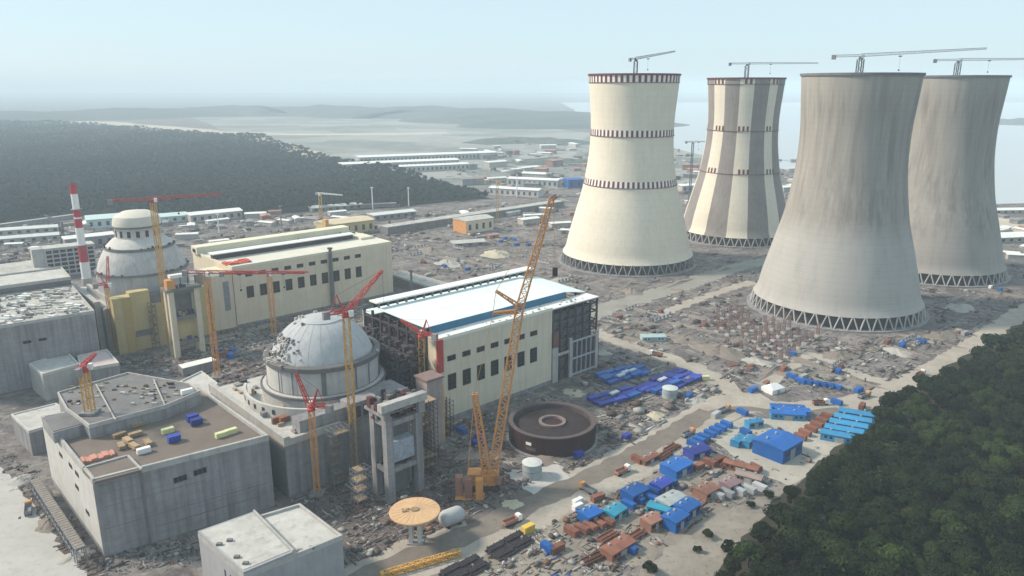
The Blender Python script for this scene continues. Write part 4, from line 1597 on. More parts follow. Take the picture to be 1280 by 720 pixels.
# lattice scaffold walkway along the left face
p0, p1 = Vector(qa) + n2 * 7, Vector(qa) + e2 * (L2 - 6) + n2 * 7
wk = thing('scaffold_walkway', 'long grey scaffold walkway running along the bright left wall of the big flat block', 'walkway', (p0.x, p0.y, 0), math.atan2(e2.y, e2.x))
LW = (p1 - p0).length
wb = MB()
for i in range(18):
    x = LW * i / 17
    for y in (-1.6, 1.6):
        wb.box(x - .15, x + .15, y - .15, y + .15, 0, 7.4)
    wb.box(x - .12, x + .12, -1.6, 1.6, 7.0, 7.25)
    if i:
        wb.bar((x, -1.6, 0.2), (x - LW / 17, -1.6, 7), .09)
for y in (-1.6, 1.6):
    for z in (3.4, 7.1):
        wb.box(0, LW, y - .12, y + .12, z - .12, z + .12)
wb.build('frame', steel_grey, wk)
dk = MB()
for i in range(34):
    dk.box(LW * i / 34 + .1, LW * (i + 1) / 34 - .25, -1.5, 1.5, 7.3, 7.45)
dk.build('deck', M('deck_grey', (.24, .215, .19), .25, .5), wk)

# --- small pale-roofed block at the bottom edge
qb = [(-107.6, 227.8), (-84.2, 205.1), (-58.0, 226.8), (-78.0, 247.2)]
o, cB = poly_block('auxiliary_building', 'low concrete block with two pale flat roof bays, before the brown roofed block', 'concrete building', qb, 16, M('concrete_lilac', (.33, .33, .345), .1, .1, dirt=(.22, .22, .23), damt=.4, streak=.2), roof_slab, 1.0, concrete_pale, wth=.8)
d0, d1_ = Vector((-92.5 - cB[0], 240.2 - cB[1])), Vector((-71.6 - cB[0], 216.0 - cB[1]))
lb_ = [Vector(q) - Vector(cB) for q in ((-107.6, 227.8), (-84.2, 205.1), (-71.6, 216.0), (-92.5, 240.2))]
MB().prism([tuple(q) for q in lb_], 16.02, 17.9).build('stepped_bay', M('concrete_lilac', (.33, .33, .345)), o)
mc_ = sum(lb_, Vector((0, 0))) / 4
MB().prism([tuple(mc_ + (q - mc_) * .93) for q in lb_], 17.92, 18.05).build('bay_roof', roof_slab, o)
dv = MB()
dv.bar((*d0, 18.2), (*d1_, 18.2), .45)
dv.build('bay_divider', concrete_pale, o)
for u, v in ((275, 688), (288, 683), (297, 704), (326, 690), (331, 697), (308, 712), (375, 690), (390, 686)):
    x, y = at(u, v, 16)
    x -= cB[0]
    y -= cB[1]
    zr = 18.0 if u < 312 else 16.1
    each_box(o, 'roof_hatch', concrete_dark, [(x - .9, x + .9, y - .6, y + .6, zr, zr + .8)])
for fr_ in (.3, .42):
    we = MB()
    p = Vector(qb[1]).lerp(Vector(qb[0]), fr_)
    dd = (Vector(qb[0]) - Vector(qb[1])).normalized()
    nn = Vector((-dd.y, dd.x))
    we.prism([(p - dd * .5 - nn * .1 - Vector(cB))[:], (p + dd * .5 - nn * .1 - Vector(cB))[:], (p + dd * .5 + nn * .08 - Vector(cB))[:], (p - dd * .5 + nn * .08 - Vector(cB))[:]], 9.5, 12)
    we.build('wall_opening', steel_dark, o)

# --- left rear blocks
e_l, e_r = Vector(at(-70, 420, 38)), Vector(at(118, 390, 38))
dd = (e_r - e_l).normalized()
nb = Vector((-dd.y, dd.x))
o, cE = poly_block('auxiliary_building', 'large grey concrete block with rough pale rubble roof, left edge beside the yellow base', 'concrete building', [e_l[:], e_r[:], (e_r + nb * 74)[:], (e_l + nb * 74)[:]], 38, concrete, roof_rough, 1.0, concrete_pale)
rr = MB()
for k in range(260):
    q = e_l.lerp(e_r, random.uniform(.02, .97)) + nb * random.uniform(2, 70)
    l, w2 = random.uniform(1, 6), random.uniform(.6, 3)
    x, y = q.x - cE[0], q.y - cE[1]
    rr.m = random.choice((0, 0, 1, 2))
    rr.box(x - l / 2, x + l / 2, y - w2 / 2, y + w2 / 2, 38.1, 38.2 + random.uniform(.3, 1.5))
loose(rr, 'roof_rubble', [roof_slab, roof_white, concrete_dark], o, 'pale rubble and boards covering the roof of the left grey block')
for u in (25, 45):
    p = e_l.lerp(e_r, (u + 70) / 188)
    put_window(W_SLOT, o, (p.x - cE[0], p.y - cE[1], 27), math.atan2(dd.y, dd.x))
q0 = e_l + nb * 76
o, _ = poly_block('auxiliary_building', 'dark faced higher block with a pale roof edge behind the rubble roofed block', 'concrete building', [q0[:], (e_r + nb * 76)[:], (e_r + nb * 112)[:], (q0 + nb * 36)[:]], 43, concrete_dark, roof_slab, 1.2, concrete_pale)
o, _ = poly_block('pump_house', 'small white roofed concrete block, paired with a pink roofed one', 'concrete building', [at(36, 456, 15), at(53, 469, 15), at(99, 456, 15), at(84, 440, 15)], 15, concrete_pale, roof_slab, .8, plaster_white)
o, _ = poly_block('pump_house', 'small pink roofed concrete block with white front parapet, paired with a white roofed one', 'concrete building', [at(101, 463, 14.5), at(149, 455, 14.5), at(134, 438, 14.5), at(97, 446, 14.5)], 14.5, concrete, M('roof_pink', (.50, .40, .40), .1, .2), .9, plaster_white)
o, _ = poly_block('pump_house', 'low pale block tucked behind the left corner of the big flat roofed block', 'concrete building', [at(14, 519, 12), at(36, 540, 12), at(60, 533, 12), at(82, 512, 12), at(70, 505, 12)], 12, concrete, roof_slab, .6, plaster_white)
o, cK = poly_block('auxiliary_building', 'raised concrete block with recessed dark roof behind the brown roof, a yellow crane inside it', 'concrete building', [at(83, 511, 36), at(111, 532, 36), at(207, 507, 36), at(250, 489, 36), at(238, 480, 36), at(160, 466, 36), at(72, 491, 36)], 35.5, concrete, concrete_dark, .9, concrete_pale, wth=.5)
bars = MB()
for a_, b2 in (((120, 480), (144, 524)), ((192, 474), (206, 506))):
    p_, q_ = at(*a_, 36.4), at(*b2, 36.4)
    bars.bar((p_[0] - cK[0], p_[1] - cK[1], 36.2), (q_[0] - cK[0], q_[1] - cK[1], 36.2), .35)
bars.build('roof_kerb', concrete_pale, o)
rr = MB()
for k in range(60):
    x, y = at(random.uniform(82, 225), random.uniform(478, 508), 36)
    x, y = x - cK[0], y - cK[1]
    rr.m = random.randint(0, 2)
    rr.box(x, x + random.uniform(.5, 2.6), y, y + random.uniform(.4, 1.6), 35.6, 35.7 + random.uniform(.2, 1.0))
loose(rr, 'roof_debris', [concrete_pale, timber, steel_dark], o, 'boards and blocks lying in the recessed roof behind the brown roof')
o, _ = poly_block('pump_house', 'low pale concrete block between the flat roofed block and the tower cranes', 'concrete building', [at(225, 478, 14), at(262, 497, 14), at(272, 480, 14), at(252, 465, 14)], 14, concrete_pale, roof_slab, .8, plaster_white)
o, _ = poly_block('pump_house', 'long low shed with white roof in the yard behind the flat roofed block', 'shed', [at(222, 456, 5), at(228, 461, 5), at(272, 450, 5), at(264, 446, 5)], 5, concrete, roof_white, 0)

# ================================================================== striped chimney, offices
gx, gy = at(113, 378)
o = thing('chimney', 'slim red and white striped chimney beside the white domed reactor', 'chimney', (gx, gy, 0))
zs = [0, 28, 38, 50, 56, 58.5, 64, 67.5, 83, 96, 97]
k_ = 97 / 97
cols = [tower_white, concrete, tower_red, tower_white, tower_red, tower_white, tower_red, tower_white, tower_red, concrete_dark]
CH = 95.0
bands = [(0, 20, concrete_pale, 4.6), (20, 33, tower_white, 4.0), (33, 46, tower_red, 3.7), (46, 60, tower_white, 3.4), (60, 67, tower_red, 3.2), (67, 68.2, tower_white, 3.1), (68.2, 74, tower_red, 3.05), (74, 86, tower_white, 2.9), (86, 94, tower_red, 2.8)]
for z0, z1, m_, r_ in bands:
    MB().lathe([(.1, z0), (r_ * .84, z0), (r_ * .84, z1), (.1, z1)], 28).build('band', m_, o, True)
MB().lathe([(2.4, 93.4), (2.9, 93.6), (2.9, 95), (2.0, 95), (2.0, 93.4)], 28).build('cap_ring', concrete_dark, o)
for z in (46, 74):
    MB().lathe([(2.5, z), (3.9, z), (3.9, z + .4), (2.5, z + .4)], 28).build('service_ring', steel_grey, o)

wx, wy = at(60, 347)
o = thing('office_building', 'white framed office block with a grid of dark windows, left of the striped chimney', 'office building', (wx, wy, 0), R(38))
MB().box(0, 40, 0, 16, 0, 25).build('wall', M('wall_white_grey', (.42, .42, .43), .08, .2), o)
MB().box(-.5, 40.5, -.5, 16.5, 25, 26).build('roof', roof_slab, o)
MB().box(-9, -.1, 1, 15, 0, 26).build('stair_tower', concrete_pale, o)
WO = window_mesh(4.4, 2.6, 2, 1)
for i in range(7):
    for j in range(6):
        put_window(WO, o, (3.6 + i * 5.5, 0, 2.9 + j * 3.9))
# ================================================================== yards: sheds, containers, stacks, vehicles
def at3(u, v, z=0.0):
    x, y = at(u, v, z)
    return (x, y, z)


def shed_proto(name, l, w_, h, wall, roof, pitch=.9, over=.5):
    """rectangular hall with a shallow ridge roof, eaves and a big door"""
    o = thing(name, '-', 'shed')
    MB().box(-l / 2, l / 2, -w_ / 2, w_ / 2, 0, h).build('wall', wall, o)
    b = MB()
    X, Y = l / 2 + over, w_ / 2 + over
    b.poly([(-X, -Y, h + .05), (X, -Y, h + .05), (X, 0, h + pitch), (-X, 0, h + pitch), (-X, Y, h + .05), (X, Y, h + .05),
            (-X, -Y, h - .15), (X, -Y, h - .15), (-X, Y, h - .15), (X, Y, h - .15)],
           [(0, 1, 2, 3), (3, 2, 5, 4), (0, 6, 7, 1), (4, 5, 9, 8), (0, 3, 4, 8, 6), (1, 7, 9, 5, 2), (6, 8, 9, 7)])
    b.build('roof', roof, o)
    MB().box(-l * .12, l * .12, -w_ / 2 - .08, -w_ / 2, 0, h * .72).build('door', grey_paint, o)
    each_box(o, 'window', glass_dark, [(x - .6, x + .6, -w_ / 2 - .06, -w_ / 2 - .003, h * .42, h * .74) for x in (-l * .36, -l * .22, l * .22, l * .36)])
    each_box(o, 'roof_vent', grey_paint, [(l * q - .4, l * q + .4, w_ * .18, w_ * .18 + .8, h + pitch * .4, h + pitch + .5) for q in (-.25, .2)])
    return o


def container_proto(name, l, h, col, lab='-'):
    o = thing(name, lab, 'container')
    w_ = 2.5
    b = MB().box(-l / 2, l / 2, -w_ / 2, w_ / 2, .1, h)
    n = int(l / .6)
    for i in range(n):
        x = -l / 2 + .3 + i * (l - .3) / n
        b.box(x, x + .22, -w_ / 2 - .05, -w_ / 2, .3, h - .2)
        b.box(x, x + .22, w_ / 2, w_ / 2 + .05, .3, h - .2)
        b.box(x, x + .22, -w_ / 2 + .2, w_ / 2 - .2, h, h + .04)
    b.build('body', col, o)
    MB().box(l / 2, l / 2 + .06, -w_ / 2 + .15, w_ / 2 - .15, .3, h - .15).build('door', col, o)
    return o


def stack_proto(name, l, w_, rows, mat, sep=True):
    """pile of panels or beams on bearers"""
    o = thing(name, '-', 'stack')
    b = MB()
    rng = random.Random(len(name) + rows)
    z = .35
    for r in range(rows):
        t = .28
        x0 = rng.uniform(-.25, .25)
        y0 = rng.uniform(-.2, .2)
        b.box(-l / 2 + x0, l / 2 + x0, -w_ / 2 + y0, w_ / 2 + y0, z, z + t)
        z += t + .07
    b.build('panels', mat, o)
    s_ = MB()
    for x in (-l * .33, l * .33):
        s_.box(x - .12, x + .12, -w_ / 2 - .3, w_ / 2 + .3, 0, .33)
    s_.build('bearer', timber, o)
    return o


def rack_proto(name, l, w_, n, mat):
    o = thing(name, '-', 'pipe rack')
    b = MB()
    rng = random.Random(n)
    for k in range(n):
        y = -w_ / 2 + w_ * (k + .5) / n
        hh = rng.uniform(.5, 1.6)
        b.bar((-l / 2 + rng.uniform(-.6, .6), y, .5), (l / 2 + rng.uniform(-.6, .6), y, .5), w_ / n * .48, n=6)
        if rng.random() < .7:
            b.bar((-l / 2 + rng.uniform(0, 1), y, .5 + w_ / n * .9), (l / 2 - rng.uniform(0, 2), y, .5 + w_ / n * .9), w_ / n * .45, n=6)
    b.build('pipes', mat, o)
    f = MB()
    for x in (-l * .35, 0, l * .35):
        f.box(x - .15, x + .15, -w_ / 2 - .3, w_ / 2 + .3, 0, .3)
        for y in (-w_ / 2 - .2, w_ / 2 + .2):
            f.box(x - .1, x + .1, y - .1, y + .1, .3, 1.8)
    f.build('rack_frame', steel_dark, o)
    return o


def truck_proto(name, lab, cabm, bedm):
    o = thing(name, lab, 'truck')
    c = MB().box(2.3, 4.3, -1.2, 1.2, .8, 3.0)
    c.box(2.3, 3.9, -1.1, 1.1, 3.0, 3.3)
    cb_ = c.build('cab', cabm, o)
    MB().box(4.3, 4.34, -1.05, 1.05, 1.9, 2.8).build('windscreen', glass_dark, cb_)
    d = MB().box(-4.2, 2.1, -1.25, 1.25, 1.1, 1.4)
    d.box(-4.2, 2.1, -1.25, -1.1, 1.4, 2.4)
    d.box(-4.2, 2.1, 1.1, 1.25, 1.4, 2.4)
    d.box(-4.2, -4.05, -1.1, 1.1, 1.4, 2.4)
    d.box(1.95, 2.1, -1.1, 1.1, 1.4, 2.7)
    d.build('bed', bedm, o)
    MB().box(-4.1, 4.1, -.45, .45, .7, 1.08).build('chassis', steel_dark, o)
    for x in (3.2, -1.9, -3.2):
        for y in (-1.05, 1.05):
            wv = MB()
            for s0 in (-.15, .15):
                pass
            k = 14
            pts = [(x + .5 * math.cos(2 * math.pi * i / k), y + s_, .5 + .5 * math.sin(2 * math.pi * i / k)) for s_ in (-.16, .16) for i in range(k)]
            wv.poly(pts, [tuple(range(k - 1, -1, -1)), tuple(range(k, 2 * k))] + [(i, (i + 1) % k, k + (i + 1) % k, k + i) for i in range(k)])
            wv.build('wheel', black_rubber, o)
    return o


def heap_proto(name, r, h, mat, seed):
    rng = random.Random(seed)
    b = MB()
    n, m = 28, 7
    ph = [rng.uniform(0, 6.28) for _ in range(4)]
    pts = []
    for j in range(m + 1):
        t = j / m
        for i in range(n):
            a = 2 * math.pi * i / n
            rr = r * (1 - t) * (1 + .22 * math.sin(2 * a + ph[0]) + .12 * math.sin(5 * a + ph[1]) + rng.uniform(-.05, .05)) + .05
            z = h * (t ** 1.25) * (1 + .12 * math.sin(3 * a + ph[2])) + (rng.uniform(-.12, .12) * h if 0 < j < m else 0)
            pts.append((rr * math.cos(a), rr * math.sin(a), z - .1 if j == 0 else z))
    b.poly(pts, [(j * n + i, j * n + (i + 1) % n, (j + 1) * n + (i + 1) % n, (j + 1) * n + i) for j in range(m) for i in range(n)])
    o = b.build(name, mat, None, True)
    return tag(o, '-', 'spoil heap')


def first_or_dup(state, proto, key, loc, rz, label, group=None, scale=None):
    if key not in state:
        state[key] = 1
        proto.location = loc
        proto.rotation_euler = (0, 0, rz)
        if scale is not None:
            proto.scale = (scale,) * 3 if isinstance(scale, (int, float)) else scale
        proto['label'] = label
        if group:
            proto['group'] = group
        return proto
    return dup(proto, loc, rz, label, group, scale)


USED = {}
jit = lambda a: random.uniform(-a, a)

# big blue hall and its neighbours
o = shed_proto('workshop_hall', 17, 15.5, 6.8, blue, blue, 1.2, .4)
o.location = (*at(971, 566), 0)
o.rotation_euler = (0, 0, R(41))
o['label'] = 'biggest bright blue sheet metal hall, alone in the sandy yard by the forest'
o['category'] = 'workshop hall'
sp = shed_proto('long_shed', 17, 5.6, 3.6, blue_pale, blue_pale, .9, .3)
for k in range(5):
    x, y = at(1049 + k * 5.4, 551 - k * 7.0)
    first_or_dup(USED, sp, 'row', (x, y, 0), R(-26), 'long light blue roofed shed in the row of five along the forest edge', 'row of light blue sheds at the forest edge')
sp = shed_proto('site_hut', 17, 5, 3.4, blue_pale, blue, .6, .3)
for k, (u, v, lb) in enumerate(((984, 515, 'long blue hut nearest the dust road junction, first of three parallel huts'), (990, 519, 'long blue hut in the middle of three parallel huts by the road junction'), (984, 523, 'long blue hut nearest the big blue hall, last of three parallel huts'))):
    first_or_dup(USED, sp, 'hut3', (*at(u, v), 0), R(-8), lb)
sp = shed_proto('site_hut', 8.5, 4.2, 3.2, blue_pale, blue_pale, .6, .2)
for u, v, lb in ((922, 555, 'small light blue hut beside the big blue hall, further from it'), (935, 556, 'small light blue hut touching the left side of the big blue hall'), (942, 533, 'short blue hut among clutter above the big blue hall')):
    first_or_dup(USED, sp, 'hutS', (*at(u, v), 0), R(52) if v > 540 else R(20), lb)

LOWER = [  # u, v, l, w, h, angle, mat key, label
    (737, 651, 7.5, 6.5, 4.2, 38, blue, 'bright blue boxy shed nearest the road at the left end of the lower yard'),
    (768, 646, 8, 6, 3.6, 45, teal, 'teal roofed shed just right of the leftmost blue shed in the lower yard'),
    (793, 622, 10, 7, 4, 40, blue, 'blue hipped shed in the middle of the lower yard, beside the white parts'),
    (826, 612, 8, 6, 3.5, 44, blue_deep, 'dark blue shed right behind the pale roofed building in the lower yard'),
    (845, 590, 12, 9, 4.2, 41, blue, 'wide blue roofed shed with orange goods at its corner in the lower yard'),
    (871, 569, 11, 7, 3.5, 30, blue_deep, 'dark blue low shed at the upper end of the lower yard near the road'),
    (824, 642, 9, 5, 3.4, -30, teal, 'teal shed in front of the pale roofed building'),
    (838, 634, 11, 7, 4.4, 40, grey_paint, 'grey and cream flat roofed building between the blue sheds'),
    (843, 657, 9, 7, 4.6, 44, blue, 'bright blue shed at the lowest row of the yard, left of two joined ones'),
    (858, 643, 9, 7, 4.6, 44, blue, 'bright blue shed at the lowest row of the yard, right of two joined ones'),
    (882, 619, 9, 7, 3.6, 40, rust_pale, 'rust red shed below the dark blue ones in the lower yard'),
    (814, 658, 7, 6, 3.8, 38, rust_pale, 'small rust red shed beside the joined bright blue sheds'),
    (772, 690, 13, 6, 3.2, 42, rust, 'long rust brown store at the bottom of the yard'),
    (812, 577, 10, 3, 2.4, 42, rust, 'narrow rust brown lean-to along the dust road'),
    (926, 588, 15, 4.5, 3, -32, rust, 'long rust brown shed below the big blue hall'),
    (936, 601, 11, 5, 3, -32, M('shed_taupe', (.27, .21, .19), .15, .3), 'taupe roofed shed below the long rust brown shed'),
    (912, 611, 7, 6, 3.4, 36, M('shed_mauve', (.24, .16, .17), .15, .3), 'mauve brown shed with a white cap at the right of the rust red shed'),
    (816, 425, 16, 7, 3.2, 4, M('roof_celadon', (.33, .44, .45), .1, .2), 'pale green grey roofed shed alone by the path beyond the blue stacks'),
]
for u, v, l, w_, h, an, m_, lb in LOWER:
    sp = shed_proto('site_shed', l, w_, h, m_, m_, .7, .3)
    sp.location = (*at(u, v), 0)
    sp.rotation_euler = (0, 0, R(an))
    sp['label'] = lb

# round tanks
def tank(name, lab, u, v, r, h, side, top):
    o = thing(name, lab, 'tank', (*at(u, v), 0))
    MB().lathe([(r, 0), (r, h)], 36).build('wall', side, o, True)
    MB().lathe([(r + .1, h - .1), (r + .12, h + .2), (r * .6, h + .7), (.05, h + .8)], 36).build('roof', top, o)
    MB().lathe([(r + .02, h * .5), (r + .1, h * .5), (r + .1, h * .55), (r + .02, h * .55)], 36).build('hoop', steel_grey, o)
    return o


tank('storage_tank', 'grey round tank with pale lid near the foot of the orange crawler crane', 665, 595, 4.3, 6.6, grey_paint, M('lid_pale', (.52, .53, .52), .1, .3))
tank('storage_tank', 'pale grey green round tank at the edge of the blue panel stacks', 837, 496, 4.2, 5.2, M('tank_green', (.33, .38, .38), .1, .3), M('lid_green', (.45, .50, .49), .1, .3))
vx, vy = at(565, 655)
o = thing('pressure_vessel', 'whitish capsule shaped vessel lying beside the tan disc', 'vessel', (vx, vy, 0), R(35))
pr = [(.05, -5.4), (1.6, -5.1), (2.7, -4.2), (3.2, -3), (3.2, 3), (2.7, 4.2), (1.6, 5.1), (.05, 5.4)]
b = MB().lathe(pr, 28)
b.v = [(z, x, y + 3.5) for x, y, z in b.v]
b.build('shell', M('vessel_grey', (.40, .41, .41), .1, .3, dirt=(.28, .27, .26), damt=.4), o, True)
s_ = MB()
for x in (-2.5, 2.5):
    s_.box(x - .4, x + .4, -2.4, 2.4, 0, 1.4)
s_.build('saddle', steel_dark, o)

# dark steel containment ring on the ground
cx, cy_ = at(690, 548)
o = thing('containment_ring', 'huge dark maroon steel ring lying on the ground beside the cream hall', 'steel ring', (cx, cy_, 0))
RR = 20.8
MB().lathe([(RR, .6), (RR, 9.6)], 96).build('outer_wall', maroon, o, True)
MB().lathe([(RR, 9.6), (RR + .25, 9.7), (RR + .25, 10.2), (RR - 1.8, 10.2), (RR - 2.0, 9.4)], 96).build('rim', maroon_pale, o)
MB().lathe([(RR - 1.8, 9.5), (RR - 2.2, 7.4)], 96).build('inner_wall', steel_dark, o, True)
MB().lathe([(RR - 2.2, 7.5), (RR - 5, 7.9), (9, 8.6), (7, 8.7)], 96).build('inner_cone', M('maroon_deep', (.032, .022, .023), .25, .3, dirt=(.06, .042, .04), damt=.5), o, True)
MB().lathe([(6.6, 8.6), (6.6, 9.5), (5.1, 9.5), (5.1, 8.4)], 60).build('centre_ring', M('ring_taupe', (.19, .155, .15), .15, .3), o)
MB().lathe([(5.1, 8.5), (.05, 8.2)], 60).build('centre_plate', maroon, o)
st_ = MB()
for k in range(48):
    a = 2 * math.pi * k / 48
    st_.bar((RR * math.cos(a) * 1.003, RR * math.sin(a) * 1.003, .6), (RR * math.cos(a) * 1.003, RR * math.sin(a) * 1.003, 9.5), .1)
st_.build('stiffener', maroon, o)
MB().lathe([(RR + 1.2, 0), (RR + 1.2, .55), (RR - 2.5, .55), (RR - 2.5, 0)], 72).build('support_bed', concrete, o)
sg = MB()
a0 = R(232)
sg.lathe([(RR + .28, 5.2), (RR + .34, 5.2), (RR + .34, 6.7), (RR + .28, 6.7)], 4, a0, a0 + R(8))
sg.build('white_plate', white_paint, o)
sg = MB()
sg.lathe([(RR + .28, 2.6), (RR + .33, 2.6), (RR + .33, 4.4), (RR + .28, 4.4)], 6, a0 + R(0), a0 + R(14))
sg.build('worn_plate', maroon_pale, o)

# tan disc on posts
gx, gy = at(520, 676)
o = thing('tan_disc', 'round tan disc shaped deck raised on stout white posts, in front of the concrete portal', 'raised disc', (gx, gy, 0))
MB().lathe([(.9, 12.1), (9.3, 12.0), (9.5, 12.6), (9.3, 12.9), (.9, 13.2), (.9, 12.1)], 72).build('deck', disc_tan, o)
MB().lathe([(.05, 12.0), (1.5, 12.0), (1.5, 13.6), (.05, 13.6)], 24).build('hub', timber, o)
rb2 = MB()
for k in range(24):
    a = 2 * math.pi * k / 24
    rb2.bar((1.5 * math.cos(a), 1.5 * math.sin(a), 13.22), (9.2 * math.cos(a), 9.2 * math.sin(a), 12.95), .07)
rb2.build('radial_rib', M('disc_pale', (.64, .46, .30), .1, .3), o)
for x, y in ((-1.6, -1.6), (1.6, -1.6), (1.6, 1.6), (-1.6, 1.6)):
    MB().box(x - .7, x + .7, y - .7, y + .7, 0, 12.0).build('post', plaster_white, o)
MB().box(-3, 3, -3, 3, 0, .5).build('footing', concrete, o)
b = MB()
for k in range(12):
    x, y = -4 + jit(1.8), -1 + jit(1.2)
    b.box(x, x + .9, y, y + .5, 12.95, 13.25 + random.uniform(.1, .5))
b.build('loose_timber', timber, o)

# yellow spare crane boom lying beside the road
p0, p1 = at(480, 722), at(575, 694)
L = math.dist(p0, p1)
o = thing('boom_section', 'yellow lattice boom section lying along the lower edge of the dust road', 'boom section', (*p0, 0), math.atan2(p1[1] - p0[1], p1[0] - p0[0]))
MB().lattice((0, 0, 1.3), (L, 0, 1.3), 1.9, bays=14, rc=.22, rd=.2).build('lattice', yellow, o)
MB().box(-1.2, 0, -1.1, 1.1, .3, 2.3).build('end_plate', yellow, o)

# steel racks in the yard
ro = rack_proto('steel_rack', 9, 8.5, 9, steel_dark)
for u, v, lb in ((627, 690, 'dark steel rack of bars left of two side by side near the tan yard'), (648, 678, 'dark steel rack of bars right of two side by side near the tan yard')):
    first_or_dup(USED, ro, 'rackA', (*at(u, v), 0), PA, lb)
for u, v, lb in ((570, 719, 'dark steel rack of bars at the very bottom edge of the yard'), (592, 709, 'dark steel rack of bars just above the bottom edge of the yard')):
    first_or_dup(USED, ro, 'rackA', (*at(u, v), 0), PA, lb)
ro = rack_proto('steel_rack', 10, 4, 6, rust)
for u, v, lb in ((741, 700, 'rusty bar rack at the bottom of the yard'), (760, 672, 'rusty bar rack left of the small rust red shed'), (840, 561, 'rusty bar rack at the roadside'), (795, 671, 'rusty bar rack in front of the rust brown store'), (830, 571, 'rusty bar rack next to the narrow lean-to'), (905, 580, 'rusty bar rack left of the long rust brown shed')):
    first_or_dup(USED, ro, 'rackB', (*at(u, v), 0), R(42 + jit(6)), lb)
o = container_proto('generator_unit', 5, 3, M('yellow_bright', (.60, .42, .08), .12, .3), 'yellow generator unit at the roadside edge of the yard')
o.location = (*at(660, 665), 0)
o.rotation_euler = (0, 0, R(40))
o['category'] = 'generator'

# containers and roof units on the big flat roof
cp = container_proto('roof_container', 5.6, 2.5, green_pale)
for u, v, an, lb in ((157, 527, 42, 'yellow green container beside the dark formwork on the brown roof'), (210, 541, 42, 'yellow green container near the blue machines on the brown roof'), (277, 546, 42, 'yellow green container at the right edge of the brown roof'), (289, 542, 42, 'yellow green container end to end with another at the right edge of the brown roof')):
    first_or_dup(USED, cp, 'roofc', at3(u, v, 30.12), R(an), lb, None, .82)
cp = container_proto('site_container', 6.0, 2.6, white_paint)
for u, v, z, lb in ((234, 492, 35.65, 'white container on the raised block behind the brown roof'), (180, 566, 30.15, 'white cabin beside the kerb on the brown roof'), (722, 629, 0, 'white cabin at the road side of the yard'), (722, 636, 0, 'white cabin just below another white one at the road side of the yard'), (1238, 360, 0, 'white cabin by the far road at the right edge')):
    first_or_dup(USED, cp, 'whitec', at3(u, v, z), R(40), lb, scale=.8 if z else None)
sp = stack_proto('panel_stack', 4.5, 3.0, 7, blue_deep)
for u, v, z, lb in ((241, 526, 30.12, 'dark blue stack in the middle of the brown roof'), (246, 531, 30.12, 'dark blue stack nearest the right edge of the brown roof'), (218, 552, 30.12, 'blue grey stack next to the yellow green container on the brown roof'), (600, 549, 0, 'blue stack on the mud at the foot of the crawler crane'), (596, 556, 0, 'blue stack nearer the camera at the foot of the crawler crane'), (783, 549, 0, 'blue stack right of the dark steel ring'), (723, 571, 0, 'dark blue stack at the front right of the dark steel ring')):
    first_or_dup(USED, sp, 'blueS', at3(u, v, z), R(40 + jit(10)), lb)
b = MB()
for i in range(12):
    x = -6 + i
    b.box(x, x + .96, -2.2, 2.2, 0, 1.0 + .35 * math.sin(i * 1.7))
o = b.build('tarpaulin', salmon, None, loc=at3(121, 573, 30.15), rz=R(40))
tag(o, 'salmon pink covered stack on the brown roof near the bright left wall', 'tarpaulin')
sp = stack_proto('timber_stack', 5, 2.2, 4, timber)
TS = [(150, 546), (160, 553), (170, 545), (152, 560), (185, 556), (172, 533), (168, 560)]
for k, (u, v) in enumerate(TS):
    first_or_dup(USED, sp, 'tim', at3(u, v, 30.15), R(random.choice((42, -48)) + jit(12)), 'brown timber formwork stack in the dark cluster on the brown roof', 'timber stacks on the brown roof')

# blue formwork yards
sp1 = stack_proto('formwork_stack', 8.5, 3.4, 4, blue_deep)
sp2 = stack_proto('formwork_stack', 8.5, 3.4, 5, blue)
n1 = 0
YARDS = [((745, 470), (800, 459), (812, 468), (762, 482), 4, 5, 'blue'), ((735, 499), (782, 487), (800, 496), (757, 510), 3, 5, 'violet blue'), ((786, 490), (845, 462), (880, 474), (830, 494), 5, 5, 'mixed blue')]
for (a, b2, c, d, ni, nj, w__) in YARDS:
    A, B, C_, D = (Vector(at(*q)) for q in (a, b2, c, d))
    for i in range(ni):
        for j in range(nj):
            u_, v_ = (j + .5) / nj, (i + .5) / ni
            p = A.lerp(B, u_).lerp(D.lerp(C_, u_), v_)
            pr_, key = (sp1, 'fw1') if (w__ != 'blue' and random.random() < .8) else (sp2, 'fw2')
            lb = {'blue': 'blue formwork panel stack in the yard against the open end of the cream hall',
                  'violet blue': 'flat violet blue formwork stack in the yard just behind the dark steel ring',
                  'mixed blue': 'blue formwork stack in the long yard behind the pale round tank'}[w__]
            gp = {'blue': 'formwork stacks at the hall end', 'violet blue': 'formwork stacks behind the steel ring', 'mixed blue': 'formwork stacks behind the round tank'}[w__]
            first_or_dup(USED, pr_, key, (p.x + jit(.6), p.y + jit(.6), 0), PA + R(-8 if w__ == 'violet blue' else 0) + jit(.06), lb, gp, (1, 1, random.uniform(.7, 1.5)))
sp = stack_proto('sheet_stack', 6, 2.6, 3, M('sheet_pale', (.50, .56, .60), .1, .3))
for u, v in ((782, 466), (790, 464), (776, 470), (768, 492), (828, 475)):
    first_or_dup(USED, sp, 'pale', (*at(u, v, 2), 1.9), PA, 'pale blue white sheet stack lying on top of the blue formwork', 'pale sheets on the formwork')
o = container_proto('generator_unit', 4, 2.6, green_pale, 'pale yellow generator unit at the far end of the blue formwork')
o.location = (*at(882, 475), 0)
o['category'] = 'generator'
tt = thing('tent', 'white peaked tent beside the dust road junction', 'tent', (*at(966, 489), 0), R(30))
b = MB()
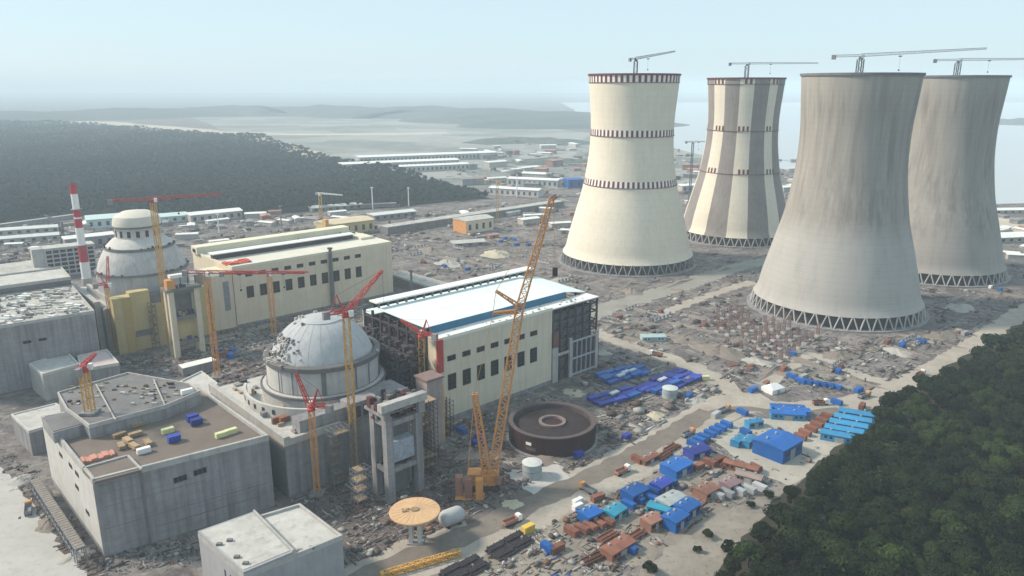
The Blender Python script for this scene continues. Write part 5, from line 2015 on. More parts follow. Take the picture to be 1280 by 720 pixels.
b.poly([(-5, -4, 0), (5, -4, 0), (5, 4, 0), (-5, 4, 0), (-5, -4, 2.6), (5, -4, 2.6), (5, 4, 2.6), (-5, 4, 2.6), (-2.5, 0, 4.8), (2.5, 0, 4.8)],
       [(0, 1, 5, 4), (1, 2, 6, 5), (2, 3, 7, 6), (3, 0, 4, 7), (4, 5, 9, 8), (5, 6, 9), (6, 7, 8, 9), (7, 4, 8)])
b.build('canopy', white_paint, tt)
MB().box(-1, 1, -4.1, -4.02, 0, 2.2).build('door_flap', grey_paint, tt)
MB().box(-4, 4, -2.5, 2.5, 0, .5).build('red_slab', rust, None, loc=(*at(916, 456), 0), rz=R(20))
o = COL.objects['red_slab']
o.name = 'steel_plate'
tag(o, 'dark red steel plate lying on the sandy path near the rebar field', 'steel plate')

# spoil heaps
earth = M('heap_earth', (.20, .17, .145), .2, .2, dirt=(.3, .27, .23), damt=.5)
sand_h = M('heap_sand', (.42, .38, .28), .12, .2, dirt=(.34, .3, .24), damt=.4)
gravel_h = M('heap_gravel', (.36, .345, .32), .15, .3, dirt=(.22, .2, .19), damt=.5)
hp = [heap_proto('spoil_heap', 6, 2.6, earth, 3), heap_proto('sand_heap', 6, 2.4, sand_h, 5), heap_proto('gravel_heap', 6, 2.2, gravel_h, 9)]
HE = [(717, 491, 1, 1.0, 'pale sand heap between the steel ring and the cream hall'), (900, 440, 0, 2.4, 'large brown earth mound by the path before the rebar field'), (860, 425, 0, 2.0, 'brown earth mound left of the large one near the rebar field'),
      (930, 425, 0, 1.6, 'brown earth mound at the edge of the rebar columns'), (690, 570, 0, 1.3, 'low dark mound against the front of the steel ring'), (945, 452, 2, 1.4, 'pale gravel heap right of the red steel plate'), (750, 440, 2, 1.2, 'pale gravel heap near the open end of the cream hall'),
      (820, 520, 1, .9, 'sand heap beside the dust road below the blue formwork'), (870, 500, 2, 1.0, 'gravel heap at the bend of the path'), (1120, 440, 2, 1.6, 'grey gravel bank in front of the nearest cooling tower'), (1175, 420, 0, 1.8, 'brown earth bank right of the nearest cooling tower'),
      (1050, 445, 0, 1.5, 'brown mound below the middle of the nearest cooling tower'), (1240, 345, 0, 2.4, 'long brown bank below the far right tower'), (1200, 385, 2, 2.0, 'pale bank between the two bare towers'), (640, 345, 0, 2.2, 'brown mound beyond the blue roofed hall'),
      (560, 330, 2, 2.4, 'pale gravel heap beyond the hall roof'), (620, 318, 1, 2.6, 'sand heap in the cleared ground before the cream tower'), (540, 315, 0, 2.2, 'brown earth heap behind the finished hall'), (700, 350, 2, 1.6, 'gravel heap at the foot of the cream tower'),
      (790, 365, 0, 1.8, 'dark mound in front of the cream tower'), (880, 330, 0, 2.0, 'dark mound between the cream and striped towers'), (590, 480 + 90, 0, .9, 'small mud heap beside the crawler crane'), (505, 560 + 80, 0, .9, 'mud heap behind the tan disc'),
      (640, 630, 1, .7, 'pale scrap of sand on the mud near the round tank'), (25, 600, 2, .8, 'rubble heap at the left edge by the pale yard'), (60, 655, 0, .8, 'dark rubble heap below the scaffold walkway'), (95, 695, 2, .8, 'pale rubble heap at the foot of the scaffold walkway')]
for u, v, k, sc_k, lb in HE:
    first_or_dup(USED, hp[k], 'heap%d' % k, (*at(u, v), 0), random.uniform(0, 6), lb, None, (sc_k * random.uniform(.9, 1.3), sc_k * random.uniform(.8, 1.1), sc_k * .75))

# long berms and strip foundations dug along the plant grid
be = heap_proto('earth_berm', 5, 2.2, earth, 21)
ft = thing('strip_foundation', '-', 'foundation')
MB().box(-9, 9, -1.1, 1.1, 0, .7).build('base', concrete_pale, ft)
each_box(ft, 'stub_wall', concrete, [(-8.5 + k * 4.2, -6.2 + k * 4.2, -.5, .5, .7, 2.6) for k in range(4)])
pb2 = rack_proto('pipe_bundle', 11, 3.4, 5, steel_grey)
for (u0, v0), sp_, n_, where in [((830, 405), 55, 9, 'between the blue roofed hall and the rebar columns'), ((1120, 425), 45, 8, 'before the front of the nearest bare cooling tower'), ((1020, 470), 35, 5, 'near the white tent and the road'), ((640, 330), 60, 8, 'beyond the blue roofed hall'), ((560, 315), 60, 8, 'behind the finished cream hall'), ((1210, 360), 50, 7, 'under the far right cooling tower'), ((300, 430), 30, 5, 'between the two domes'), ((820, 350), 60, 7, 'before the cream cooling tower')]:
    cx, cy_ = at(u0, v0)
    for k in range(n_ * 2):
        x, y = cx + random.gauss(0, sp_ * .5), cy_ + random.gauss(0, sp_ * .5)
        s_, t_ = st(x, y)
        if -12 < s_ < 130 and -8 < t_ < 80 or -18 < s_ < 132 and 214 < t_ < 308 or -98 < s_ < -18 and -24 < t_ < 72 or t_ < -120 or any(math.hypot(x - T[0], y - T[1]) < 78 for T in (T1, T2, T3, T4)):
            continue
        q = k % 4
        an = PA + random.choice((0, math.pi / 2)) + jit(.1)
        if q < 2:
            first_or_dup(USED, be, 'berm', (x, y, 0), an, 'long low brown earth berm ' + where, 'earth berms ' + where, (random.uniform(2, 4.5), random.uniform(.5, .9), random.uniform(.5, .9)))
        elif q == 2:
            first_or_dup(USED, ft, 'foot', (x, y, 0), an, 'pale concrete strip foundation with stub walls ' + where, 'strip foundations ' + where)
        else:
            first_or_dup(USED, pb2, 'pb', (x, y, 0), an, 'grey pipe bundle on low bearers ' + where, 'pipe bundles ' + where)

# rebar columns for the pipe bridge, in front of the nearest cooling tower
cthing = thing('rebar_column', '-', 'rebar column')
MB().box(-1.6, 1.6, -1.6, 1.6, 0, 1.5).build('footing', concrete_pale, cthing)
MB().lattice((0, 0, 1.5), (0, 0, 10), 1.5, bays=4, rc=.17, rd=.09).build('rebar_cage', M('cage_dull', (.22, .135, .12), .2, .3), cthing)
for i in range(10):
    for j in range(8):
        s_, t_ = 210 + i * 10.5, -72 + j * 9.5 + i * 1.5
        x, y = xy(s_, t_)
        if math.hypot(x - T3[0], y - T3[1]) < 78 or random.random() < .12:
            continue
        if i < 2 and j > 4:
            continue
        first_or_dup(USED, cthing, 'reb', (x + jit(.8), y + jit(.8), 0), PA, 'rust red rebar cage on a pale footing in the field left of the nearest cooling tower', 'rebar columns before the cooling tower', (1, 1, random.uniform(.5, 1.1)))

# vehicles on the tracks
tr1 = truck_proto('dump_truck', '-', white_paint, rust_pale)
tr2 = truck_proto('flatbed_truck', '-', orange, steel_grey)
TR = [(778, 592, 0, 40, 'white cabbed truck on the dust road beside the yard'), (640, 655, 0, 38, 'white cabbed truck on the road above the steel racks'), (905, 515, 1, 40, 'orange cabbed truck at the bend of the road'), (1025, 506, 0, 5, 'white cabbed truck by the road junction'), (1150, 470, 0, 38, 'white cabbed truck on the road along the forest'), (860, 545, 1, 40, 'orange cabbed truck at the upper end of the yard'), (36, 640, 1, 120, 'orange cabbed truck on the pale yard at lower left'), (1080, 497, 1, 30, 'orange cabbed truck where the forest meets the road'), (735, 615, 1, 130, 'orange cabbed truck turning off the road into the yard'), (820, 445, 0, 150, 'white cabbed truck on the path behind the formwork')]
for u, v, k, an, lb in TR:
    first_or_dup(USED, (tr1, tr2)[k], 'truck%d' % k, (*at(u, v), .07), R(an), lb)

# loose containers and material scattered over the site
CK = [container_proto('site_container', 6, 2.6, c_) for c_ in (blue, rust, M('cont_grey', (.36, .37, .38), .12, .3, objvar=.2))]
cname = ('blue', 'rust red', 'grey')
AREAS = [((560, 330), 45, 8, 'beyond the finished cream hall'), ((700, 395), 40, 8, 'behind the blue roofed hall'), ((830, 400), 40, 8, 'between the hall and the rebar field'), ((1030, 480), 40, 14, 'between the road and the nearest cooling tower'),
         ((1130, 430), 40, 10, 'in front of the nearest cooling tower'), ((940, 470), 25, 8, 'near the white tent'), ((860, 590), 60, 16, 'among the sheds of the lower yard'), ((920, 535), 30, 8, 'above the big blue hall'), ((1085, 505), 14, 6, 'at the forest corner by the road'),
         ((560, 575), 30, 6, 'beside the cream hall foot'), ((1220, 350), 40, 8, 'under the far right tower'), ((640, 300), 45, 10, 'on the cleared ground left of the cream tower'), ((300, 440), 30, 7, 'between the two domes'), ((440, 650), 30, 6, 'on the rubble behind the tan disc'), ((700, 690), 40, 8, 'at the bottom of the yard')]
for (u0, v0), sp_, n_, where in AREAS:
    cx, cy_ = at(u0, v0)
    for k in range(int(n_ * .6)):
        ci = random.choice((0, 0, 1, 2)) if 'yard' not in where else random.choice((0, 1, 1))
        x, y = cx + random.gauss(0, sp_ * .45), cy_ + random.gauss(0, sp_ * .45)
        s_, t_ = st(x, y)
        if -5 < s_ < 124 and -4 < t_ < 75 or -12 < s_ < 126 and 220 < t_ < 302 or -92 < s_ < -24 and -18 < t_ < 66 or t_ < -140 or any(math.hypot(x - T[0], y - T[1]) < 74 for T in (T1, T2, T3, T4)) or math.hypot(x - 19, y - 335) < 26:
            continue
        first_or_dup(USED, CK[ci], 'ck%d' % ci, (x, y, 0), PA + random.choice((0, math.pi / 2)) + jit(.25), '%s container %s' % (cname[ci], where), '%s containers %s' % (cname[ci], where))

# orderly rows of containers in the yards
for (a_, b2), n_, ci, lb in ((((866, 557), (908, 533)), 7, 0, 'blue container in the diagonal row above the dark blue low shed'), (((776, 640), (838, 604)), 7, 0, 'blue container in the row between the leftmost sheds and the road'), (((1000, 549), (1034, 523)), 6, 1, 'rust red container in the row beside the light blue sheds'), (((715, 668), (760, 655)), 5, 1, 'rust red container in the row behind the leftmost blue shed'), (((895, 622), (950, 612)), 5, 2, 'grey container in the row below the mauve shed'), (((1000, 478), (1045, 486)), 6, 0, 'blue container in the row right of the white tent')):
    for k in range(n_):
        q = k / (n_ - 1)
        x, y = at(a_[0] + (b2[0] - a_[0]) * q, a_[1] + (b2[1] - a_[1]) * q)
        first_or_dup(USED, CK[ci], 'ck%d' % ci, (x + jit(.3), y + jit(.3), 0), PA + math.pi / 2 + jit(.06), lb, lb.split(' in ')[0] + 's in ' + lb.split(' in ', 1)[1])

# poles and masts
def mast(name, lab, u, v, h, r, m_, head=True):
    o = thing(name, lab, 'mast', (*at(u, v), 0))
    MB().lathe([(r, 0), (r * .7, h), (.02, h)], 10).build('pole', m_, o)
    if head:
        MB().box(-1.8, 1.8, -.5, .5, h - .3, h + 1.2).build('head', m_, o)
    MB().box(-1.2, 1.2, -1.2, 1.2, 0, .6).build('footing', concrete, o)
    return o


mast('lattice_column', 'dark grey steel column standing in front of the finished cream hall', 417, 384, 46, 1.7, M('mast_grey', (.13, .135, .14), .15, .3))
mast('lattice_column', 'dark grey steel column between the two cream halls', 515, 376, 24, 1.3, M('mast_grey', (.13, .135, .14), .15, .3))
for u, v, h, lb in ((466, 262, 30, 'white floodlight mast against the forest, left of three'), (511, 258, 26, 'white floodlight mast against the forest, middle of three'), (646, 247, 34, 'white floodlight mast at the right tip of the forest'), (274, 292, 22, 'white mast behind the roof of the finished hall'), (352, 285, 26, 'grey mast in the works ground behind the finished hall')):
    mast('floodlight_mast', lb, u, v, h, .9, white_paint if 'white' in lb else steel_grey)
o = thing('works_crane', 'dark jib loader standing behind the office block', 'jib crane', (*at(80, 308), 0), R(10))
MB().lattice((0, 0, 0), (0, 0, 26), 3, bays=7, rc=.4).build('mast', steel_dark, o)
MB().lattice((0, 0, 26), (-14, 0, 34), 2, 1, bays=5, rc=.35).build('jib', steel_grey, o)
# ================================================================== background works and town
def far_hall(lab, u, v, l, w_, h, an, wall, roof, pitch=2., name='works_hall', cat='works hall', door=True):
    o = thing(name, lab, cat, (*at(u, v), 0), R(an))
    MB().box(-l / 2, l / 2, -w_ / 2, w_ / 2, 0, h).build('wall', wall, o)
    b = MB()
    X, Y = l / 2 + 1, w_ / 2 + 1
    b.poly([(-X, -Y, h), (X, -Y, h), (X, 0, h + pitch), (-X, 0, h + pitch), (-X, Y, h), (X, Y, h), (-X, -Y, h - .4), (X, -Y, h - .4), (-X, Y, h - .4), (X, Y, h - .4)],
           [(0, 1, 2, 3), (3, 2, 5, 4), (0, 6, 7, 1), (4, 5, 9, 8), (0, 3, 4, 8, 6), (1, 7, 9, 5, 2), (6, 8, 9, 7)])
    b.build('roof', roof, o)
    if door:
        d = MB()
        k = max(2, int(l / 9))
        for i in range(k):
            x = -l / 2 + l * (i + .5) / k
            d.box(x - 1.8, x + 1.8, -w_ / 2 - .15, -w_ / 2 - .02, h * .25, h * .7)
        d.build('window_row', steel_dark, o)
    return o


pale_roof = M('far_roof_pale', (.58, .60, .58), .1, .03, dirt=(.42, .42, .4), damt=.4)
cyan_roof = M('far_roof_cyan', (.46, .58, .57), .1, .03, dirt=(.4, .46, .45), damt=.4)
BGB = [
    ('pale cyan roofed works hall with a long wall at the forest edge behind the chimney', 150, 280, 72, 38, 11, 30, cyan_roof, cyan_roof),
    ('low pale cyan roofed works hall right of the white dome crown', 212, 276, 40, 30, 8, 30, cyan_roof, cyan_roof),
    ('white roofed long works hall behind the finished hall roof, near the forest', 268, 274, 64, 26, 10, 38, concrete_pale, roof_white),
    ('grey white shed strip at the left edge below the forest', 20, 292, 90, 16, 6, 25, concrete_pale, pale_roof),
    ('second pale shed strip at the left edge, nearer than the forest strip', 30, 302, 70, 14, 6, 28, concrete_pale, pale_roof),
    ('pale flat hall with a sandy roof at the left edge before the office block', 10, 350, 62, 60, 9, 40, concrete_pale, roof_rough),
    ('low grey works shed right of the office block', 112, 308, 46, 18, 12, 38, concrete, roof_white),
    ('beige roofed hall with yellow end wall beyond the finished cream hall', 432, 290, 58, 34, 14, 40, yellow_wall, beige_roof),
    ('small cream works building with orange end in the cleared ground', 592, 288, 40, 26, 15, 40, cream, roof_slab),
    ('low white slab roofed store below the small cream works building', 585, 306, 34, 16, 4, 20, concrete, roof_slab),
    ('grey low shed behind the beige roofed hall', 490, 272, 60, 20, 7, 36, steel_grey, pale_roof),
    ('longest white roofed factory hall beyond the forest tip', 535, 200, 330, 50, 14, 24, concrete_pale, roof_white),
    ('second white roofed factory hall parallel to the longest one', 500, 209, 250, 46, 13, 24, concrete_pale, roof_white),
    ('third white roofed factory hall nearest the forest tip', 540, 213, 150, 34, 12, 24, concrete_pale, roof_white),
    ('white long building with rows of windows right of the forest tip', 645, 244, 84, 22, 11, -24, plaster_white, roof_white),
    ('white roofed town building behind the windowed long building', 668, 232, 90, 26, 12, -20, plaster_white, roof_white),
    ('blue sheet metal building at the left flank of the cream tower', 716, 234, 26, 22, 14, 20, blue, blue),
    ('grey low roofed building against the forest behind the beige hall', 420, 262, 70, 16, 6, 30, concrete, pale_roof),
    ('pale roofed hall between the cream and striped towers', 868, 238, 60, 22, 10, 20, concrete_pale, roof_white),
    ('pale roofed hall right of the far right tower on the river side', 1262, 300, 50, 26, 6, 10, concrete_pale, roof_white),
    ('long low white shed on the bank right of the far right tower', 1256, 266, 60, 16, 5, 5, concrete_pale, roof_white),
]
for lab, u, v, l, w_, h, an, wm, rm in BGB:
    o = far_hall(lab, u, v, l, w_, h, an, wm, rm)
    if 'orange' in lab:
        MB().box(-l / 2 - .4, -l / 2 - .05, -w_ / 2, w_ / 2, 0, h - 1).build('orange_panel', orange, o)
    if 'yellow end' in lab:
        MB().box(-l / 2 - 4, -l / 2 - .05, -w_ / 2, -w_ / 2 + 8, 0, h + 6).build('yellow_tower', yellow, o)

# small distant buildings, each its own
tp = [far_hall('-', 0, 300, 34, 14, 7, 0, concrete_pale, roof_white, 1.5, 'distant_building', 'building', False),
      far_hall('-', 0, 300, 24, 16, 9, 0, rust_pale, M('roof_brick', (.34, .22, .19), .1, .05), 1.5, 'distant_building', 'building', False),
      far_hall('-', 0, 300, 28, 12, 6, 0, concrete, concrete, 1., 'distant_building', 'building', False)]
tn = ('white roofed', 'brick red roofed', 'grey')
ZONES = [((585, 742), (183, 238), 46, 'in the far town left of the cream tower'), ((862, 884), (200, 262), 8, 'in the gap between the cream and striped towers'), ((982, 1000), (196, 240), 6, 'in the gap left of the nearest tower'), ((560, 720), (258, 300), 16, 'on the cleared works ground before the forest tip'), ((300, 470), (268, 282), 16, 'in the works ground behind the finished hall'), ((0, 330), (278, 315), 24, 'in the works ground under the left forest'), ((1245, 1290), (255, 330), 9, 'on the river bank at the right edge')]
for (u0, u1), (v0, v1), n_, where in ZONES:
    for k in range(n_):
        u, v = random.uniform(u0, u1), random.uniform(v0, v1)
        x, y = at(u, v)
        if any(math.hypot(x - T[0], y - T[1]) < 85 for T in (T1, T2, T3, T4)):
            continue
        i = random.choice((0, 0, 0, 1, 2, 2))
        s_ = random.uniform(.6, 1.5) if v < 250 else random.uniform(.35, .8)
        first_or_dup(USED, tp[i], 'town%d' % i, (x, y, 0), R(random.choice((20, 40, -20, 110)) + jit(8)), '%s building %s' % (tn[i], where), '%s buildings %s' % (tn[i], where), (s_, s_ * random.uniform(.7, 1.2), s_ * random.uniform(.7, 1.3)))

# raised service road / embankment wall and dark retaining wall
def long_wall(name, lab, a, b, w_, h, wall, top, cat='wall'):
    p, q = Vector(at(*a)), Vector(at(*b))
    L = (q - p).length
    o = thing(name, lab, cat, (p.x, p.y, 0), math.atan2(q.y - p.y, q.x - p.x))
    MB().box(0, L, -w_ / 2, w_ / 2, 0, h).build('wall', wall, o)
    MB().box(-.3, L + .3, -w_ / 2 - .4, w_ / 2 + .4, h + .003, h + .6).build('coping', top, o)
    n = int(L / 14)
    each_box(o, 'buttress', wall, [(L * i / n, L * i / n + 1, -w_ / 2 - .7, -w_ / 2 - .01, 0, h) for i in range(n)])
    return o


long_wall('embankment', 'long dark walled embankment with pale dusty road on top, running to the cream tower', (480, 292), (700, 258), 16, 8, concrete_dark, roof_rough, 'embankment')
long_wall('boundary_wall', 'pale boundary wall along the near edge of the left forest', (-30, 290), (100, 272), 4, 5, concrete, plaster_white)
long_wall('boundary_wall', 'pale boundary wall below the forest, right of the yellow crane', (408, 262), (500, 258), 4, 5, concrete, plaster_white)
o, _ = poly_block('retaining_basin', 'low dark sided basin block with pale rim between the two cream halls', 'concrete building', [at(491, 344, 9), at(500, 338, 9), at(578, 360, 9), at(566, 368, 9)], 9, concrete_dark, roof_rough, .8, plaster_white)

# ================================================================== woods
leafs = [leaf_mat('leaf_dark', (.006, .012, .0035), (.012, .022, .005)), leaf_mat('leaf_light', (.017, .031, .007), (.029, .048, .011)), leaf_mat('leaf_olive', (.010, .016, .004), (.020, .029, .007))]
bark = M('bark', (.10, .08, .06), .2, .8)
PROT = []
for k in range(7):
    rng = np.random.default_rng(100 + k)
    h = (9.5, 11.5, 13.0, 10.5, 14.0, 9.0, 11)[k]
    r = (4.6, 5.4, 5.2, 6.0, 5.0, 4.4, 5.6)[k]
    V = leaf_cloud(rng, (0, 0, h - r * .8), (r * 1.1, r * 1.05, r * .95), 2600, .95, 200, .36, .56)
    low = leaf_cloud(rng, (0, 0, h * .42), (r * .75, r * .75, r * .6), 260, 1.1)
    V = np.concatenate([V, low])
    mi = (0, 0, 0, 2, 2, 1, 1)[k]
    o = thing('tree', '-', 'tree')
    b = MB()
    b.bar((0, 0, 0), (.3, .1, h * .45), .38, .22, 8)
    for q in range(5):
        a = q * 1.257 + k
        b.bar((.3, .1, h * (.3 + .03 * q)), (r * .62 * math.cos(a), r * .62 * math.sin(a), h * (.62 + .05 * q)), .17, .06, 6)
    b.build('trunk', bark, o)
    cr = bpy.data.objects.new('crown', quad_mesh('crown', V, [leafs[mi]]))
    COL.objects.link(cr)
    cr.parent = o
    PROT.append((o, mi, V))
LAB = ['dark green broadleaf tree in the dense wood beyond the light blue sheds', 'bright yellow green broadleaf tree, coloured as if sunlit, in the dense wood beyond the light blue sheds', 'olive green broadleaf tree in the dense wood beyond the light blue sheds']
GRP = ['dark trees of the near wood', 'bright green trees of the near wood', 'olive trees of the near wood']
EDGE = [(-70, -186), (-18, -168), (33, -160), (94, -156), (140, -154), (170, -148), (186, -144), (230, -149), (282, -155), (403, -163), (900, -190)]


def edge_t(s):
    return float(np.interp(s, [e_[0] for e_ in EDGE], [e_[1] for e_ in EDGE]))


cand = []
for i in range(-8, 110):
    for j in range(0, 60):
        s_ = i * 9.4 + (j % 2) * 4.7 + jit(2.6)
        t_ = edge_t(s_) - 2.5 - j * 8.4 + jit(2.6)
        x, y = xy(s_, t_)
        f = y * CP + CAMH * SP
        u = 640 + F * x / f
        v = 360 + F * (y * SP + (-CAMH + 12) * -CP) / f * 1 if f > 0 else 9999
        vv = 360 - F * (y * SP + (8 - CAMH) * CP) / f
        if y < 150 or u > 2100 or vv > 770 or y > 640:
            continue
        cand.append((math.hypot(x, y, 150) + (2000 if u > 1335 else 0), x, y, s_, t_, u, vv))
cand.sort()
near, rest = cand[:296], cand[296:]
light_spots = [(1140, 512, 26), (1165, 530, 20), (1210, 545, 22), (1250, 560, 26), (1100, 690, 24), (1040, 700, 20), (1270, 640, 22), (1235, 495, 16), (1180, 600, 14)]  # crowns here take the paler leaf, sunlight put into their colour
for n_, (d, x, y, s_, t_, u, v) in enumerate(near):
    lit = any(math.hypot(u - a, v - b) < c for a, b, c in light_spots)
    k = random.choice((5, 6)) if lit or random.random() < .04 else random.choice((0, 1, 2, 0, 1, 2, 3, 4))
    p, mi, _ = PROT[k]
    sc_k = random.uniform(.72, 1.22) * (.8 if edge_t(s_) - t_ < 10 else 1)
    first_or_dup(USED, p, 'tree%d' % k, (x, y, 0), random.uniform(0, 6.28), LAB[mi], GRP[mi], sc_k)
print('near trees', len(near), 'rest', len(rest))
# the rest of that wood, one mass
if rest:
    parts = []
    for d, x, y, s_, t_, u, v in rest:
        V = PROT[random.randrange(0, 5)][2]
        idx = RNG.choice(len(V), 420, replace=False)
        a = random.uniform(0, 6.28)
        ca, sa = math.cos(a), math.sin(a)
        W = V[idx].copy()
        c_ = W.mean(1, keepdims=True)
        W = c_ + (W - c_) * 2.1
        k_ = random.uniform(.75, 1.2)
        X = (W[:, :, 0] * ca - W[:, :, 1] * sa) * k_ + x
        Y = (W[:, :, 0] * sa + W[:, :, 1] * ca) * k_ + y
        parts.append(np.stack([X, Y, W[:, :, 2] * k_], 2))
    o = bpy.data.objects.new('woodland', quad_mesh('woodland', np.concatenate(parts), [leafs[0]]))
    COL.objects.link(o)
    tag(o, 'dark continuation of the near wood along the road to the right edge', 'woodland', None, 'stuff')

# bushes at the yard side of the wood
bushV = leaf_cloud(np.random.default_rng(5), (0, 0, 1.4), (2.2, 2.0, 1.6), 700, .6)
bo = thing('bush', '-', 'bush')
c_ = bpy.data.objects.new('foliage', quad_mesh('foliage', bushV, [leafs[2]]))
COL.objects.link(c_)
c_.parent = bo
for u, v, s_, lb in ((813, 716, 1.5, 'round dark bush alone at the bottom edge, left of the wood'), (938, 634, 1.0, 'olive bush on the bare verge above the wood edge'), (885, 672, 1.2, 'olive bush on the verge nearest the yard sheds'), (910, 690, 1.6, 'larger olive bush against the corner of the wood'), (872, 690, .9, 'small olive bush on the pale verge'), (960, 622, 1.2, 'olive bush where verge and wood meet below the blue hall')):
    first_or_dup(USED, bo, 'bush', (*at(u, v), 0), random.uniform(0, 6), lb, None, s_)

# the left forest: far off, read as one mass
def in_poly(px, py, poly):
    c = np.zeros(len(px), bool)
    n = len(poly)
    for i in range(n):
        x1, y1 = poly[i]
        x2, y2 = poly[i - 1]
        cond = ((y1 > py) != (y2 > py)) & (px < (x2 - x1) * (py - y1) / (y2 - y1 + 1e-9) + x1)
        c ^= cond
    return c


FLP = [at(u, v) for u, v in FL]
N = 60000
uu = RNG.uniform(-160, 640, N)
vv = RNG.uniform(151, 300, N)
yc = (360 - vv) / F
dz = -SP + yc * CP
tt_ = -CAMH / dz
fx, fy = (uu - 640) / F * tt_, (CP + yc * SP) * tt_
ok = in_poly(fx, fy, FLP) & (fy < 4200)
fx, fy, tt_ = fx[ok], fy[ok], tt_[ok]
# thin out so that spacing stays about a crown's width
keep, grid = [], {}
for i in np.argsort(fy):
    sp_ = 6.5 + fy[i] * .0032
    key = (int(fx[i] / sp_), int(fy[i] / sp_), int(fy[i] / 400))
    if key in grid:
        continue
    grid[key] = 1
    keep.append(i)
fx, fy = fx[keep], fy[keep]
print('far crowns', len(fx))
nq = 44
base = np.stack([leaf_cloud(np.random.default_rng(300 + k), (0, 0, 0), (1, 1, .6), nq * 6, .5, rough=.12)[::6][:nq] for k in range(8)])
ki = RNG.integers(0, 8, len(fx))
rad = RNG.uniform(4.5, 7.5, len(fx)) * (1 + fy * .00018)
hh = RNG.uniform(6, 8.5, len(fx)) + 2.5 * np.sin(fx * .02) + 2 * np.sin(fy * .013)
W = base[ki] * rad[:, None, None, None]
W[..., 0] += fx[:, None, None]
W[..., 1] += fy[:, None, None]
W[..., 2] += hh[:, None, None]
o = bpy.data.objects.new('forest', quad_mesh('forest', W.reshape(-1, 4, 3), [leaf_mat('leaf_far', (.008, .018, .016), (.011, .022, .019))]))
COL.objects.link(o)
tag(o, 'broad dark hazy forest stretching behind the works at left', 'forest', None, 'stuff')

# ================================================================== loose building material nobody could count
def scatter(name, lab, n, sampler, smin, smax, hmax, pal, avoid=True):
    P, CI = sampler(n)
    x, y = P[:, 0], P[:, 1]
    if avoid:
        s_ = (x - OX) * math.cos(PA) + (y - OY) * math.sin(PA)
        t_ = -(x - OX) * math.sin(PA) + (y - OY) * math.cos(PA)
        bad = ((s_ > -3) & (s_ < 121) & (t_ > -2) & (t_ < 72)) | ((s_ > -27) & (s_ < 124) & (t_ > 222) & (t_ < 301)) | ((s_ > -93) & (s_ < -25) & (t_ > -16) & (t_ < 66)) | ((s_ > -100) & (s_ < -24) & (t_ > 217) & (t_ < 300)) | (t_ < -150)
        for T in (T1, T2, T3, T4):
            bad |= np.hypot(x - T[0], y - T[1]) < 71
        cx, cy_ = at(690, 548)
        bad |= np.hypot(x - cx, y - cy_) < 23
        bad |= in_poly(x, y, [qa, qr, qt, ql]) | in_poly(x, y, qb)
        for o_ in [q for q in COL.objects if q.name.split('.')[0] in ('road', 'path', 'pavement')]:
            co = np.empty(len(o_.data.vertices) * 3)
            o_.data.vertices.foreach_get('co', co)
            co = co.reshape(-1, 3)
            k = len(co) // 2
            if o_.name.startswith('pavement'):
                bad |= in_poly(x, y, [tuple(c[:2]) for c in co]) & (RNG.random(len(x)) < .93)
                continue
            mid = (co[:k] + co[k:]) / 2
            hw = np.linalg.norm(co[:k] - co[k:], axis=1).mean() / 2
            dmin = np.full(len(x), 1e9)
            for m_ in mid:
                dmin = np.minimum(dmin, (x - m_[0]) ** 2 + (y - m_[1]) ** 2)
            bad |= np.sqrt(dmin) < hw * .95
        P, CI = P[~bad], CI[~bad]
    kp = RNG.random(len(P)) < .5
    P, CI = P[kp], CI[kp]
    n = len(P)
    size = np.empty((n, 3))
    l = np.exp(RNG.uniform(math.log(smin), math.log(smax), n))
    size[:, 0] = l
    lng = RNG.random(n) < .78
    size[:, 1] = l * np.where(lng, RNG.uniform(.06, .2, n), RNG.uniform(.3, .9, n))
    size[:, 0] = l * np.where(lng, 1.6, .8)
    size[:, 2] = np.where(lng, RNG.uniform(.15, .55, n), RNG.uniform(.1, 1, n) ** 2 * hmax)
    size[:, 2] = np.minimum(size[:, 2], size[:, 1] * 2.2)
    rot = PA + RNG.choice([0, math.pi / 2], n) + RNG.normal(0, .25, n)
    nc = int(CI.max()) + 1 if n and CI.max() >= 0 else 1
    crot = PA + RNG.choice([0, math.pi / 2], nc) + RNG.normal(0, .08, nc)
    inc = CI >= 0
    rot[inc] = crot[CI[inc]] + RNG.normal(0, .05, inc.sum())
    tilt = RNG.normal(0, .06, n)
    pal = np.array(pal)
    cid = RNG.integers(0, len(pal), n)
    ccol = RNG.integers(0, len(pal), nc)
    same = inc & (RNG.random(n) < .75)
    cid[same] = ccol[CI[same]]
    colr = .8 * (pal[cid] * .8 + np.array((.17, .14, .125)) * .2) * RNG.uniform(.6, 1.3, (n, 1))
    Q = np.concatenate([P, np.full((n, 1), -.05)], 1)
    o = box_cloud(name, Q, size, rot, tilt, colr, attr_mat('debris'))
    print(name, n)
    return tag(o, lab, 'debris', None, 'stuff')


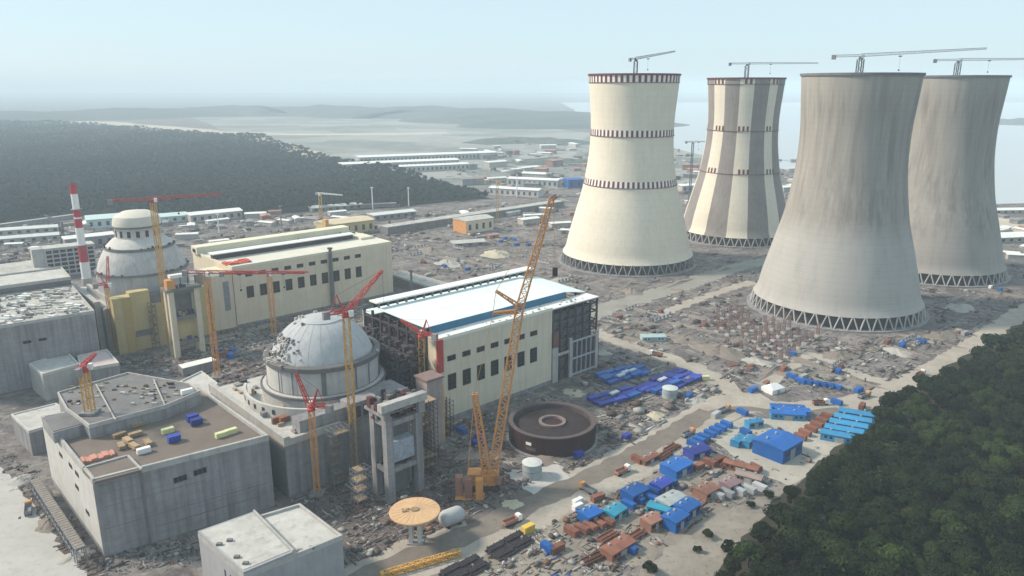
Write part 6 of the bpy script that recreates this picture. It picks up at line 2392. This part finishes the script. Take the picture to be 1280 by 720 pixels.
def px_sampler(poly, cluster=.6, cl_r=8):
    """points spread over an image outline dropped on the ground, clustered"""
    def f(n):
        us, vs2 = [p[0] for p in poly], [p[1] for p in poly]
        u = RNG.uniform(min(us), max(us), n * 3)
        v = RNG.uniform(min(vs2), max(vs2), n * 3)
        k = in_poly(u, v, poly)
        u, v = u[k][:n], v[k][:n]
        yc = (360 - v) / F
        t = -CAMH / (-SP + yc * CP)
        P = np.stack([(u - 640) / F * t, (CP + yc * SP) * t], 1)
        m = int(len(P) * cluster)
        CI = np.full(len(P), -1)
        if m:
            c = P[RNG.integers(0, len(P), max(4, m // 22))]
            r_ = cl_r * np.exp(RNG.normal(0, .5, len(c)))
            ci = RNG.integers(0, len(c), m)
            th = RNG.normal(0, .5, (m, 2)) * r_[ci][:, None]
            th[:, 1] *= .45
            CI[:m] = ci
            ca, sa = math.cos(PA), math.sin(PA)
            P[:m, 0] = c[ci][:, 0] + th[:, 0] * ca - th[:, 1] * sa
            P[:m, 1] = c[ci][:, 1] + th[:, 0] * sa + th[:, 1] * ca
        return P, CI
    return f


GREY = [(.30, .29, .28), (.42, .41, .39), (.20, .19, .185), (.11, .10, .10), (.25, .20, .17), (.17, .125, .11), (.50, .49, .46), (.14, .13, .15)]
RUSTY = [(.22, .11, .08), (.15, .08, .07), (.28, .16, .12), (.12, .10, .10), (.30, .29, .28), (.45, .43, .40), (.09, .085, .085)]
scatter('construction_debris', 'countless planks, blocks and scrap on the churned ground around the towers and halls', 10500,
        px_sampler([(480, 360), (560, 300), (720, 290), (860, 320), (1000, 310), (1000, 380), (1280, 330), (1280, 385), (1110, 480), (900, 500), (760, 560), (700, 400), (560, 340), (490, 372)], .7, 12), 1.0, 6.5, 2.4, GREY)
scatter('construction_debris', 'countless scraps and bars on the dark ground between the domes and the tan disc', 7000,
        px_sampler([(150, 450), (260, 430), (300, 400), (480, 365), (480, 395), (330, 470), (280, 480), (230, 470), (170, 470)], .6, 7), .7, 4.5, 1.8, GREY + RUSTY)
scatter('construction_debris', 'countless scraps and bars at the foot of the concrete portal and crawler crane', 9000,
        px_sampler([(345, 630), (460, 595), (550, 535), (690, 490), (800, 540), (640, 640), (600, 640), (480, 700), (440, 715), (430, 665), (375, 630)], .7, 6), .5, 3.2, 1.5, GREY + RUSTY)
scatter('construction_debris', 'countless bars, crates and scrap between the sheds of the lower yard', 5200,
        px_sampler([(560, 720), (700, 640), (800, 580), (900, 545), (960, 525), (1080, 500), (1090, 520), (1030, 590), (960, 605), (860, 660), (780, 720)], .75, 6), .5, 3.6, 1.6, GREY + RUSTY + [(.06, .12, .35), (.55, .54, .52)])
scatter('construction_debris', 'rubble and scrap strewn beside the scaffold walkway at lower left', 3500,
        px_sampler([(-20, 560), (40, 580), (75, 640), (125, 700), (240, 660), (250, 700), (130, 720), (80, 700), (40, 640), (-20, 600)], .7, 4), .4, 2.4, 1.2, GREY + RUSTY)
scatter('construction_debris', 'scrap and stores in the hazy works ground below the left forest', 6000,
        px_sampler([(-40, 290), (100, 275), (330, 272), (500, 264), (700, 250), (720, 290), (560, 300), (480, 330), (330, 300), (100, 330), (-40, 345)], .6, 20), 2, 12, 4, GREY)
scatter('construction_debris', 'far pale building plots and stores in the hazy town', 2500,
        px_sampler([(560, 215), (650, 180), (740, 175), (990, 200), (990, 250), (740, 250), (640, 250)], .5, 40), 5, 26, 7, GREY + [(.6, .6, .58), (.5, .42, .38)])
